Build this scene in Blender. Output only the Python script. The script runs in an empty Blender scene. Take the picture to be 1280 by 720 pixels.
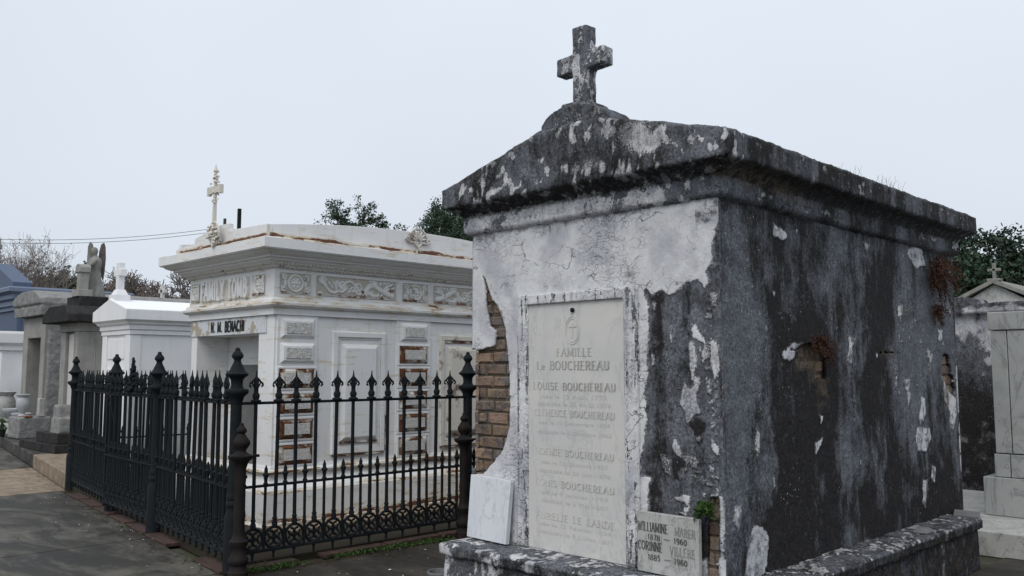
import bpy, bmesh, math, random
import numpy as np
from mathutils import Vector, Matrix
random.seed(7)
RAD = math.radians
scene = bpy.context.scene
C = scene.collection

# ---------------------------------------------------------------- camera, sky, sun, exposure
cam_d = bpy.data.cameras.new('camera'); cam = bpy.data.objects.new('camera', cam_d); C.objects.link(cam)
cam_d.sensor_width = 36.0; cam_d.lens = 1100.0 / 1280.0 * 36.0
cam_d.clip_start = 0.05; cam_d.clip_end = 3000
cam.location = (0, 0, 1.55)
cam.rotation_euler = (RAD(90) + math.atan(102.0 / 1100.0), 0, RAD(45))
scene.camera = cam
scene.render.resolution_x = 1280; scene.render.resolution_y = 720

SUN_EL, SUN_AZ = 52.0, 158.0           # azimuth measured from +Y clockwise: the light comes from behind and right of the camera
w = bpy.data.worlds.new("World"); scene.world = w; w.use_nodes = True
wn = w.node_tree; wn.nodes.clear()
sky = wn.nodes.new('ShaderNodeTexSky'); sky.sky_type = 'NISHITA'; sky.sun_disc = False
sky.sun_elevation = RAD(SUN_EL); sky.sun_rotation = RAD(SUN_AZ)
sky.dust_density = 6.0; sky.air_density = 1.0; sky.ozone_density = 1.5
hs = wn.nodes.new('ShaderNodeHueSaturation'); hs.inputs['Saturation'].default_value = 0.35
ov = wn.nodes.new('ShaderNodeMixRGB'); ov.inputs[0].default_value = 0.93      # overcast layer over the clear sky
ov.inputs[2].default_value = (6.35, 6.95, 7.7, 1)
bg = wn.nodes.new('ShaderNodeBackground'); bg.inputs['Strength'].default_value = 0.1
wo = wn.nodes.new('ShaderNodeOutputWorld')
wn.links.new(sky.outputs[0], hs.inputs['Color']); wn.links.new(hs.outputs[0], ov.inputs[1])
# cloud deck: a soft large scale unevenness of the overcast, brighter towards the zenith
tc = wn.nodes.new('ShaderNodeTexCoord'); cn = wn.nodes.new('ShaderNodeTexNoise')
cn.inputs['Scale'].default_value = 1.6; cn.inputs['Detail'].default_value = 3
cr = wn.nodes.new('ShaderNodeMapRange'); cr.inputs[3].default_value = 0.90; cr.inputs[4].default_value = 1.13
ml = wn.nodes.new('ShaderNodeVectorMath'); ml.operation = 'SCALE'
sxz = wn.nodes.new('ShaderNodeSeparateXYZ'); zr = wn.nodes.new('ShaderNodeMapRange')
zr.inputs[1].default_value = 0.0; zr.inputs[2].default_value = 0.5; zr.inputs[3].default_value = 0.93; zr.inputs[4].default_value = 1.08
mm = wn.nodes.new('ShaderNodeMath'); mm.operation = 'MULTIPLY'
wn.links.new(tc.outputs['Generated'], cn.inputs['Vector']); wn.links.new(cn.outputs['Fac'], cr.inputs[0])
wn.links.new(tc.outputs['Generated'], sxz.inputs[0]); wn.links.new(sxz.outputs['Z'], zr.inputs[0])
wn.links.new(cr.outputs[0], mm.inputs[0]); wn.links.new(zr.outputs[0], mm.inputs[1])
wn.links.new(ov.outputs[0], ml.inputs[0]); wn.links.new(mm.outputs[0], ml.inputs['Scale'])
wn.links.new(ml.outputs[0], bg.inputs['Color']); wn.links.new(bg.outputs[0], wo.inputs['Surface'])
sd = bpy.data.lights.new('sun', 'SUN'); sd.energy = 1.25; sd.angle = RAD(35); sd.color = (1.0, 0.95, 0.88)
sun = bpy.data.objects.new('sun', sd); C.objects.link(sun)
_d = Vector((math.sin(RAD(SUN_AZ)) * math.cos(RAD(SUN_EL)), math.cos(RAD(SUN_AZ)) * math.cos(RAD(SUN_EL)), math.sin(RAD(SUN_EL))))
sun.rotation_euler = _d.to_track_quat('Z', 'Y').to_euler(); sun.location = (0, 0, 20)
vs = scene.view_settings; vs.view_transform = 'Standard'; vs.look = 'None'; vs.exposure = 0.22; vs.gamma = 1.0
vs.use_curve_mapping = False

# ---------------------------------------------------------------- numpy noise and polygon distances
def _h(ix, iy, iz, s):
    n = (ix * 374761393 + iy * 668265263 + iz * 2147483647 + s * 1274126177) & 0xFFFFFFFF
    n = ((n ^ (n >> 13)) * 1274126177) & 0xFFFFFFFF
    n = ((n ^ (n >> 16)) * 2246822519) & 0xFFFFFFFF
    return ((n ^ (n >> 15)) & 0xFFFFFF) / float(0xFFFFFF)
def vnoise(P, s=0):
    P = np.asarray(P, float); F = np.floor(P); f = P - F; I = F.astype(np.int64); f = f * f * (3 - 2 * f)
    r = 0
    for a in (0, 1):
        for b in (0, 1):
            for c in (0, 1):
                wgt = (f[:, 0] if a else 1 - f[:, 0]) * (f[:, 1] if b else 1 - f[:, 1]) * (f[:, 2] if c else 1 - f[:, 2])
                r = r + wgt * _h(I[:, 0] + a, I[:, 1] + b, I[:, 2] + c, s)
    return r
def fbm(P, sc, oc=4, s=0, rough=0.5):
    sc = np.array(sc if hasattr(sc, '__len__') else (sc,) * 3, float)
    t = 0; A = 1; n = 0
    for k in range(oc):
        t = t + A * vnoise(P * sc * 2 ** k + 17.3 * k, s + k); n += A; A *= rough
    return t / n
def psd(U, V, poly):                                   # signed distance, positive inside
    d = np.full(U.shape, 1e9); ins = np.zeros(U.shape, bool); n = len(poly)
    for i in range(n):
        ax, ay = poly[i]; bx, by = poly[(i + 1) % n]
        ex, ey = bx - ax, by - ay; L = ex * ex + ey * ey + 1e-12
        t = np.clip(((U - ax) * ex + (V - ay) * ey) / L, 0, 1)
        d = np.minimum(d, np.hypot(U - ax - t * ex, V - ay - t * ey))
        if abs(ey) > 1e-9:
            c = ((ay > V) != (by > V)) & (U < ex * (V - ay) / ey + ax); ins ^= c
    return np.where(ins, d, -d)
def sstep(a, b, x):
    t = np.clip((x - a) / (b - a), 0, 1); return t * t * (3 - 2 * t)

# ---------------------------------------------------------------- object helpers
def tag(o, label=None, cat=None, group=None, kind=None):
    if label: o['label'] = label
    if cat: o['category'] = cat
    if group: o['group'] = group
    if kind: o['kind'] = kind
    return o
def empty(name, loc, rz=0, label=None, cat=None, group=None):
    o = bpy.data.objects.new(name, None); C.objects.link(o); o.location = loc; o.rotation_euler = (0, 0, rz)
    o.empty_display_size = 0.2
    return tag(o, label, cat, group)
def T(v, M): return (M @ Vector(v))[:] if M else v
class MB:
    def __init__(s): s.v = []; s.f = []; s.off = (0, 0, 0)
    def add(s, vs_, fs, M=None):
        b = len(s.v); s.v += [T(v, M) for v in vs_]; s.f += [[b + i for i in f] for f in fs]; return s
    def box(s, a, b, M=None):
        (x0, y0, z0), (x1, y1, z1) = a, b
        return s.add([(x0, y0, z0), (x1, y0, z0), (x1, y1, z0), (x0, y1, z0), (x0, y0, z1), (x1, y0, z1), (x1, y1, z1), (x0, y1, z1)],
                     [(0, 3, 2, 1), (4, 5, 6, 7), (0, 1, 5, 4), (1, 2, 6, 5), (2, 3, 7, 6), (3, 0, 4, 7)], M)
    def frustum(s, c, z0, z1, a0, b0, a1, b1, M=None):      # box whose top differs from its bottom (half sizes)
        x, y = c
        return s.add([(x - a0, y - b0, z0), (x + a0, y - b0, z0), (x + a0, y + b0, z0), (x - a0, y + b0, z0),
                      (x - a1, y - b1, z1), (x + a1, y - b1, z1), (x + a1, y + b1, z1), (x - a1, y + b1, z1)],
                     [(0, 3, 2, 1), (4, 5, 6, 7), (0, 1, 5, 4), (1, 2, 6, 5), (2, 3, 7, 6), (3, 0, 4, 7)], M)
    def lathe(s, prof, c=(0, 0), n=16, M=None, a0=0.0, flut=None):
        vs_ = []; fs = []
        for r, z in prof:
            for k in range(n):
                a = a0 + 2 * math.pi * k / n; q = r * (flut(a, z) if flut else 1)
                vs_.append((c[0] + q * math.cos(a), c[1] + q * math.sin(a), z))
        for i in range(len(prof) - 1):
            for k in range(n): fs.append((i * n + k, i * n + (k + 1) % n, (i + 1) * n + (k + 1) % n, (i + 1) * n + k))
        fs.append(tuple(range(n))[::-1]); fs.append(tuple((len(prof) - 1) * n + k for k in range(n)))
        return s.add(vs_, fs, M)
    def tube(s, pts, rad, n=6, M=None, cap=True):
        vs_ = []; fs = []; pts = [Vector(p) for p in pts]; m = len(pts)
        if not hasattr(rad, '__len__'): rad = [rad] * m
        for i, p in enumerate(pts):
            d = (pts[min(i + 1, m - 1)] - pts[max(i - 1, 0)])
            d = d.normalized() if d.length > 1e-9 else Vector((0, 0, 1))
            up = Vector((0, 0, 1)) if abs(d.z) < 0.95 else Vector((1, 0, 0))
            a = d.cross(up).normalized(); b = a.cross(d)
            for k in range(n):
                t = 2 * math.pi * k / n; vs_.append((p + (a * math.cos(t) + b * math.sin(t)) * rad[i])[:])
        for i in range(m - 1):
            for k in range(n): fs.append((i * n + k, i * n + (k + 1) % n, (i + 1) * n + (k + 1) % n, (i + 1) * n + k))
        if cap: fs.append(tuple(range(n))[::-1]); fs.append(tuple((m - 1) * n + k for k in range(n)))
        return s.add(vs_, fs, M)
    def prism(s, poly, y0, y1, M=None):                     # poly in (x, z), extruded along y
        n = len(poly)
        return s.add([(x, y0, z) for x, z in poly] + [(x, y1, z) for x, z in poly],
                     [tuple(range(n)), tuple(range(2 * n - 1, n - 1, -1))] + [(i, n + i, n + (i + 1) % n, (i + 1) % n) for i in range(n)], M)
    def prismx(s, poly, x0, x1, M=None):                    # poly in (y, z), extruded along x
        n = len(poly)
        return s.add([(x0, y, z) for y, z in poly] + [(x1, y, z) for y, z in poly],
                     [tuple(range(n)), tuple(range(2 * n - 1, n - 1, -1))] + [(i, n + i, n + (i + 1) % n, (i + 1) % n) for i in range(n)], M)
    def sweep(s, prof, x0, y0, x1, y1):                     # profile (offset, z) carried round a rectangle with mitred corners
        vs_ = []; n = len(prof)
        for (cx, cy, sx, sy) in ((x0, y0, -1, -1), (x1, y0, 1, -1), (x1, y1, 1, 1), (x0, y1, -1, 1)):
            vs_ += [(cx + sx * o, cy + sy * o, z) for o, z in prof]
        fs = [(k * n + i, ((k + 1) % 4) * n + i, ((k + 1) % 4) * n + i + 1, k * n + i + 1) for k in range(4) for i in range(n - 1)]
        return s.add(vs_, fs)
    def build(s, name, mat, parent=None, bevel=0, smooth=False, seg=2, flat=35):
        me = bpy.data.meshes.new(name); me.from_pydata([tuple(v) for v in s.v], [], s.f); me.update()
        bm = bmesh.new(); bm.from_mesh(me); bmesh.ops.recalc_face_normals(bm, faces=bm.faces); bm.to_mesh(me); bm.free()
        o = bpy.data.objects.new(name, me); C.objects.link(o)
        if mat: me.materials.append(mat)
        if parent: o.parent = parent
        if bevel:
            m = o.modifiers.new('b', 'BEVEL'); m.width = bevel; m.segments = seg; m.limit_method = 'ANGLE'; m.angle_limit = RAD(30)
        if smooth or bevel:
            for p in me.polygons: p.use_smooth = True
            try: me.set_sharp_from_angle(angle=RAD(flat))
            except Exception: pass
        return o
def npmesh(name, V, F, mat, parent=None, smooth=True, attrs=None):
    me = bpy.data.meshes.new(name); V = np.asarray(V, np.float32); F = np.asarray(F, np.int32)
    me.vertices.add(len(V)); me.vertices.foreach_set('co', V.ravel())
    me.loops.add(F.size); me.loops.foreach_set('vertex_index', F.ravel())
    me.polygons.add(len(F)); me.polygons.foreach_set('loop_start', np.arange(0, F.size, F.shape[1], dtype=np.int32))
    me.update(calc_edges=True); me.validate()
    me.polygons.foreach_set('use_smooth', np.full(len(me.polygons), smooth))
    for k, a in (attrs or {}).items():
        at = me.color_attributes.new(k, 'FLOAT_COLOR', 'POINT')
        col = np.ones((len(V), 4), np.float32); col[:, :a.shape[1]] = a
        at.data.foreach_set('color', col.ravel())
    me.materials.append(mat); o = bpy.data.objects.new(name, me); C.objects.link(o)
    if parent: o.parent = parent
    return o
def copy_tree(o, parent=None):
    c = o.copy(); C.objects.link(c); c.parent = parent
    for ch in [q for q in bpy.data.objects if q.parent == o]: copy_tree(ch, c)
    return c

# ---------------------------------------------------------------- materials
class NT:
    def __init__(s, name):
        s.m = bpy.data.materials.new(name); s.m.use_nodes = True; s.t = s.m.node_tree; s.t.nodes.clear()
        s.out = s.n('ShaderNodeOutputMaterial'); s.b = s.n('ShaderNodeBsdfPrincipled'); s.l(s.b.outputs[0], s.out.inputs['Surface'])
        s.tc = s.n('ShaderNodeTexCoord')
    def n(s, k): return s.t.nodes.new(k)
    def l(s, a, b): s.t.links.new(a, b)
    def setin(s, sock, v):
        if hasattr(v, 'is_output') or isinstance(v, bpy.types.NodeSocket): s.l(v, sock)
        else: sock.default_value = v
    def vec(s, sc=(1, 1, 1), coord='Object'):
        m = s.n('ShaderNodeMapping'); m.inputs['Scale'].default_value = sc; s.l(s.tc.outputs[coord], m.inputs['Vector']); return m.outputs[0]
    def noise(s, scale, detail=5, rough=0.55, v=None, dist=0.0):
        q = s.n('ShaderNodeTexNoise'); q.inputs['Scale'].default_value = scale; q.inputs['Detail'].default_value = detail
        q.inputs['Roughness'].default_value = rough; q.inputs['Distortion'].default_value = dist
        s.l(v or s.vec(), q.inputs['Vector']); return q.outputs['Fac']
    def vor(s, scale, v=None, feat='F1', out='Distance'):
        q = s.n('ShaderNodeTexVoronoi'); q.feature = feat; q.inputs['Scale'].default_value = scale
        s.l(v or s.vec(), q.inputs['Vector']); return q.outputs[out]
    def rng(s, x, a, b, c=0.0, d=1.0, smooth=False):
        q = s.n('ShaderNodeMapRange'); s.l(x, q.inputs[0])
        if smooth: q.interpolation_type = 'SMOOTHSTEP'
        for i, v in zip((1, 2, 3, 4), (a, b, c, d)): q.inputs[i].default_value = v
        return q.outputs[0]
    def math(s, op, a, b=0.0, c=None):
        q = s.n('ShaderNodeMath'); q.operation = op; s.setin(q.inputs[0], a); s.setin(q.inputs[1], b)
        if c is not None: s.setin(q.inputs[2], c)
        return q.outputs[0]
    def mix(s, f, a, b, op='MIX'):
        q = s.n('ShaderNodeMixRGB'); q.blend_type = op; s.setin(q.inputs[0], f)
        for k, v in ((1, a), (2, b)):
            if isinstance(v, tuple): v = v if len(v) == 4 else v + (1,)
            s.setin(q.inputs[k], v)
        return q.outputs[0]
    def ramp(s, x, stops):
        q = s.n('ShaderNodeValToRGB'); s.l(x, q.inputs[0]); e = q.color_ramp.elements
        while len(e) < len(stops): e.new(0.5)
        for i, (p, c) in enumerate(stops): e[i].position = p; e[i].color = c + (1,)
        return q.outputs[0]
    def bump(s, h, strength=0.5, dist=0.01, prev=None):
        q = s.n('ShaderNodeBump'); q.inputs['Strength'].default_value = strength; q.inputs['Distance'].default_value = dist
        s.l(h, q.inputs['Height'])
        if prev: s.l(prev, q.inputs['Normal'])
        return q.outputs[0]
    def attr(s, name):
        q = s.n('ShaderNodeAttribute'); q.attribute_name = name
        r = s.n('ShaderNodeSeparateColor'); s.l(q.outputs['Color'], r.inputs[0]); return r.outputs
    def fin(s, col, rough=0.8, nrm=None, metal=0.0, spec=0.3):
        s.setin(s.b.inputs['Base Color'], col if not isinstance(col, tuple) else col + (1,))
        s.setin(s.b.inputs['Roughness'], rough); s.b.inputs['Metallic'].default_value = metal
        s.b.inputs['Specular IOR Level'].default_value = spec
        if nrm: s.l(nrm, s.b.inputs['Normal'])
        return s.m
def g3(v): return (v, v, v)

def mat_plaster():
    # masks: R = pale lime coat, G = mildew darkness, B = brown earth tint
    a = NT('old_plaster'); r = a.attr('masks')
    n1 = a.noise(9, 8, 0.65); n2 = a.noise(60, 6, 0.7); n3 = a.noise(3.0, 5, 0.6); nf = a.noise(220, 3, 0.6)
    pale = a.mix(a.rng(n1, 0.3, 0.7), (0.52, 0.52, 0.54), (0.72, 0.72, 0.73))
    pale = a.mix(a.rng(n3, 0.46, 0.62, 0, 0.7), pale, (0.36, 0.36, 0.41)); pale = a.mix(a.rng(nm, 0.56, 0.68, 0, .45), pale, (0.22, 0.215, 0.22)) if False else pale
    pale = a.mix(a.rng(n2, 0.56, 0.72, 0, 0.35), pale, (0.25, 0.25, 0.27))
    ng = a.noise(130, 5, 0.75, a.vec((1, 1, .7))); gry = a.mix(a.rng(a.math('ADD', a.math('MULTIPLY', n2, .6), a.math('MULTIPLY', ng, .4)), 0.38, 0.62), (0.036, 0.039, 0.046), (0.245, 0.258, 0.290))
    gry = a.mix(a.rng(n1, 0.42, 0.68, 0, .7), gry, (0.070, 0.074, 0.086))
    blk = a.mix(a.rng(n2, 0.35, 0.7), (0.007, 0.006, 0.0065), (0.036, 0.034, 0.036))
    nm = a.noise(22, 6, 0.66, a.vec((1, 1, 0.42))); dk = a.math('ADD', r[1], a.math('ADD', a.rng(nm, 0.35, 0.65, -0.20, 0.20), a.rng(a.noise(70, 5, .72, a.vec((1, 1, .6))), 0.35, 0.65, -0.20, 0.20))); dk = a.rng(dk, 0.20, 0.84)
    base = a.mix(dk, gry, blk)
    wt = a.math('ADD', r[0], a.math('ADD', a.rng(nm, 0.3, 0.7, -0.16, 0.16), a.rng(a.noise(95, 4, 0.75), 0.3, 0.7, -0.22, 0.22))); wt = a.rng(wt, 0.42, 0.56)
    palem = a.mix(a.rng(a.math('ADD', r[1], a.math('ADD', a.rng(nm, 0.35, 0.65, -0.22, 0.22), a.rng(ng, 0.35, 0.65, -0.25, 0.25))), 0.30, 0.85, 0, 0.88), pale, (0.085, 0.085, 0.09)); palem = a.mix(a.rng(ng, 0.56, 0.68, 0, .4), palem, (0.20, 0.195, 0.19))
    col = a.mix(wt, base, palem)
    brn = a.rng(a.math('ADD', r[2], a.rng(n1, 0.3, 0.7, -0.2, 0.2)), 0.3, 0.9, 0, 0.85)
    col = a.mix(brn, col, a.mix(a.rng(n2, 0.35, 0.65), (0.055, 0.034, 0.022), (0.20, 0.165, 0.115)))
    # small chips through to the lime, and hair cracks in the pale coat
    ch = a.vor(34, a.vec((1, 1, 0.7))); gate = a.rng(a.noise(2.3, 4, 0.6), 0.54, 0.66)
    chips = a.math('MULTIPLY', a.rng(ch, 0.17, 0.12), gate)
    ch2 = a.vor(85); chips2 = a.math('MULTIPLY', a.rng(ch2, 0.14, 0.09), a.rng(a.noise(4.7, 3, 0.6), 0.48, 0.60))
    chips = a.math('MAXIMUM', chips, chips2)
    col = a.mix(a.math('MULTIPLY', chips, 0.75), col, (0.50, 0.51, 0.53))
    wv = a.n('ShaderNodeVectorMath'); wv.operation = 'ADD'; nz = a.n('ShaderNodeTexNoise'); nz.inputs['Scale'].default_value = 5; nz.inputs['Detail'].default_value = 4
    a.l(a.vec(), nz.inputs['Vector']); sc = a.n('ShaderNodeVectorMath'); sc.operation = 'SCALE'; sc.inputs['Scale'].default_value = 0.42
    a.l(nz.outputs['Color'], sc.inputs[0]); a.l(a.vec((1, 1, 1.7)), wv.inputs[0]); a.l(sc.outputs[0], wv.inputs[1])
    ck = a.vor(4.2, wv.outputs[0], 'DISTANCE_TO_EDGE')
    crk = a.math('MULTIPLY', a.rng(ck, 0.012, 0.003), a.rng(a.noise(2.1, 3, 0.5), 0.47, 0.56))
    ck2 = a.vor(15, wv.outputs[0], 'DISTANCE_TO_EDGE')
    crk = a.math('MULTIPLY', crk, a.rng(a.noise(7.5, 3, .6), .44, .54)); crk = a.math('MAXIMUM', crk, a.math('MULTIPLY', a.rng(ck2, 0.02, 0.006), a.math('MULTIPLY', a.rng(a.noise(1.7, 3, 0.5), 0.55, 0.6), 0.55)))
    col = a.mix(a.math('MULTIPLY', crk, 0.8), col, (0.06, 0.057, 0.055))
    h = a.math('ADD', a.math('MULTIPLY', wt, 0.6), a.math('MULTIPLY', chips, 0.25))
    h = a.math('SUBTRACT', h, a.math('MULTIPLY', crk, 0.9))
    b1 = a.bump(h, 1.0, 0.009); b2 = a.bump(n2, 0.55, 0.006, b1); b3 = a.bump(nf, 0.4, 0.002, b2)
    return a.fin(col, a.rng(n2, 0.3, 0.7, 0.75, 0.95), b3, spec=0.2)
def mat_brick():
    a = NT('old_brick'); oi = a.attr('masks')
    n1 = a.noise(14, 6, 0.65); n2 = a.noise(80, 5, 0.65)
    c = a.mix(a.rng(oi[0], 0, 1), (0.160, 0.110, 0.082), (0.32, 0.215, 0.155))
    c = a.mix(a.rng(oi[1], 0.6, 1.0, 0, .7), c, (0.25, 0.185, 0.125))
    c = a.mix(a.rng(n1, 0.46, 0.60, 0, 0.85), c, (0.085, 0.08, 0.08)); c = a.mix(a.rng(a.noise(3.3, 5, .6), .5, .62, 0, .6), c, (0.16, 0.16, 0.17))
    c = a.mix(a.rng(n2, 0.55, 0.75, 0, 0.5), c, (0.33, 0.30, 0.27))
    c = a.mix(a.rng(oi[2], 0.4, 1.0, 0, 0.85), c, (0.035, 0.022, 0.015))
    return a.fin(c, 0.92, a.bump(n2, 0.9, 0.008, a.bump(n1, 0.9, 0.03)), spec=0.15)
def mat_mortar():
    a = NT('mortar'); n2 = a.noise(60, 5, 0.65); n1 = a.noise(6, 4, 0.6)
    c = a.mix(a.rng(n2, 0.3, 0.7), (0.06, 0.048, 0.038), (0.20, 0.165, 0.125))
    return a.fin(a.mix(a.rng(n1, 0.4, 0.7), c, (0.045, 0.04, 0.034)), 0.95, a.bump(n2, 0.8, 0.01), spec=0.1)
def mat_marble(name, base=(0.50, 0.485, 0.455), base2=(0.42, 0.42, 0.43), vein=(0.29, 0.30, 0.33), rough=0.5, dirt=0.3, vscale=1.6, rot=0.0):
    a = NT(name); n1 = a.noise(4, 6, 0.6); n2 = a.noise(40, 5, 0.6)
    mp = a.n('ShaderNodeMapping'); mp.inputs['Rotation'].default_value = (0.2, 0.55 + rot, 0.3); mp.inputs['Scale'].default_value = (2.2, 2.2, 0.8)
    a.l(a.tc.outputs['Object'], mp.inputs['Vector'])
    v = a.noise(vscale, 7, 0.62, mp.outputs[0], 1.2)
    vv = a.math('ABSOLUTE', a.math('SUBTRACT', v, 0.5))
    c = a.mix(a.rng(n1, 0.3, 0.7), base, base2)
    c = a.mix(a.rng(vv, 0.022, 0.0, 0, 0.6, True), c, vein)
    d = a.rng(a.noise(6, 6, 0.7), 0.5, 0.75, 0, dirt)
    c = a.mix(d, c, (0.15, 0.145, 0.135)); c = a.mix(a.rng(n2, 0.6, 0.75, 0, dirt), c, (0.2, 0.19, 0.17))
    return a.fin(c, rough, a.bump(n2, 0.25, 0.003), spec=0.35)
def mat_white_iron(rust=1.0):
    a = NT('white_painted_iron')
    n1 = a.noise(3.5, 6, 0.6); n2 = a.noise(30, 6, 0.65); st = a.noise(2.2, 6, 0.6, a.vec((5, 5, 0.7)))
    hz = a.noise(3.0, 7, 0.68, a.vec((1.2, 1.2, 7)))
    c = a.mix(a.rng(n1, 0.3, 0.7), (0.72, 0.72, 0.725), (0.79, 0.79, 0.79))
    c = a.mix(a.rng(st, 0.56, 0.76, 0, 0.4), c, (0.52, 0.46, 0.36))
    c = a.mix(a.rng(n2, 0.62, 0.8, 0, 0.3), c, (0.45, 0.43, 0.42))
    # rust bleeding where plates meet: low at the plinth and further back on the side
    sp = a.n('ShaderNodeSeparateXYZ'); a.l(a.tc.outputs['Object'], sp.inputs[0])
    low = a.math('MULTIPLY', a.rng(sp.outputs['Z'], 0.75, 0.45), a.rng(sp.outputs['Y'], 5.2, 7.2))
    def band(z, w_, k): return a.math('MULTIPLY', a.rng(a.math('ABSOLUTE', a.math('SUBTRACT', sp.outputs['Z'], z)), w_, w_ * .3), k)
    bb = a.math('MAXIMUM', a.math('MAXIMUM', band(2.850, .045, .25), band(2.22, .06, .12)), a.math('MAXIMUM', band(.545, .05, .16), band(2.285, .035, .12)))
    bb = a.math('MAXIMUM', bb, band(.09, .05, .18)); bb = a.math('MAXIMUM', bb, band(.37, .03, .13))
    rr = a.math('ADD', a.math('SUBTRACT', hz, .02), a.math('ADD', bb, a.math('MULTIPLY', low, 0.12)))
    c = a.mix(a.rng(rr, 0.53, 0.66, 0, 0.75), c, (0.57, 0.47, 0.32))
    c = a.mix(a.rng(rr, 0.675, 0.71, 0, 0.95), c, a.mix(a.rng(n2, 0.35, 0.65), (0.17, 0.052, 0.018), (0.06, 0.025, 0.014)))
    return a.fin(c, 0.6, a.bump(n2, 0.15, 0.003, a.bump(n1, 0.15, 0.01)), spec=0.3)
def mat_rustedge(amount):
    a = NT('rusted_moulding'); n2 = a.noise(26, 6, 0.7); n1 = a.noise(7, 5, 0.6)
    r = a.mix(a.rng(n2, 0.35, 0.68), (0.028, 0.014, 0.010), (0.20, 0.080, 0.034))
    c = a.mix(a.rng(n1, 0.35 + 0.4 * (1 - amount), 0.5 + 0.4 * (1 - amount)), (0.64, 0.61, 0.55), r)
    return a.fin(c, 0.85, a.bump(n2, 0.8, 0.006), spec=0.2)
def mat_pitted():
    a = NT('pitted_panel'); n = a.noise(60, 4, 0.6); v = a.vor(75, feat='SMOOTH_F1')
    n = a.noise(38, 2, 0.5, None, 1.5); n = a.math('ABSOLUTE', a.math('SUBTRACT', n, .5)); c = a.mix(a.rng(n, 0.012, 0.03), (0.50, 0.48, 0.43), (0.78, 0.77, 0.75))
    return a.fin(c, 0.7, a.bump(n, 1.0, 0.05), spec=0.2)
def mat_iron(name='black_iron', c0=(0.006, 0.008, 0.010), c1=(0.014, 0.018, 0.021), rust=0.12):
    a = NT(name); n1 = a.noise(12, 6, 0.65); n2 = a.noise(90, 4, 0.6)
    c = a.mix(a.rng(n1, 0.3, 0.7), c0, c1)
    c = a.mix(a.rng(a.noise(5, 6, 0.7), 0.60, 0.72, 0, rust * 4), c, (0.075, 0.035, 0.02))
    return a.fin(c, a.rng(n1, 0.3, 0.7, 0.6, 0.85), a.bump(n2, 0.5, 0.003, a.bump(n1, 0.5, 0.006)), spec=0.16)
def mat_stone(name, c0, c1, rough_h=0.5, sc=6, stain=0.3, stainc=(0.05, 0.048, 0.045)):
    a = NT(name); n1 = a.noise(sc, 6, 0.6); n2 = a.noise(sc * 9, 5, 0.65); st = a.noise(1.5, 6, 0.65, a.vec((2.5, 2.5, 0.8)))
    c = a.mix(a.rng(n1, 0.3, 0.7), c0, c1); c = a.mix(a.rng(n2, 0.3, 0.75, 0, 0.4), c, tuple(x * 0.6 for x in c0))
    c = a.mix(a.rng(st, 0.48, 0.72, 0, stain), c, stainc)
    return a.fin(c, 0.85, a.bump(n2, 0.5, 0.006, a.bump(n1, rough_h, 0.03)), spec=0.2)
def mat_flat(name, c, rough=0.7, var=0.15, spec=0.3):
    a = NT(name); n = a.noise(18, 5, 0.6); n3 = a.noise(2.2, 4, 0.6)
    q = a.mix(a.rng(n, 0.3, 0.7), tuple(x * (1 - var) for x in c), c); q = a.mix(a.rng(n3, 0.4, 0.7, 0, 0.5), q, tuple(x * (1 - 1.5 * var) for x in c))
    return a.fin(q, rough, a.bump(n, 0.2, 0.003), spec=spec)

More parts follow.
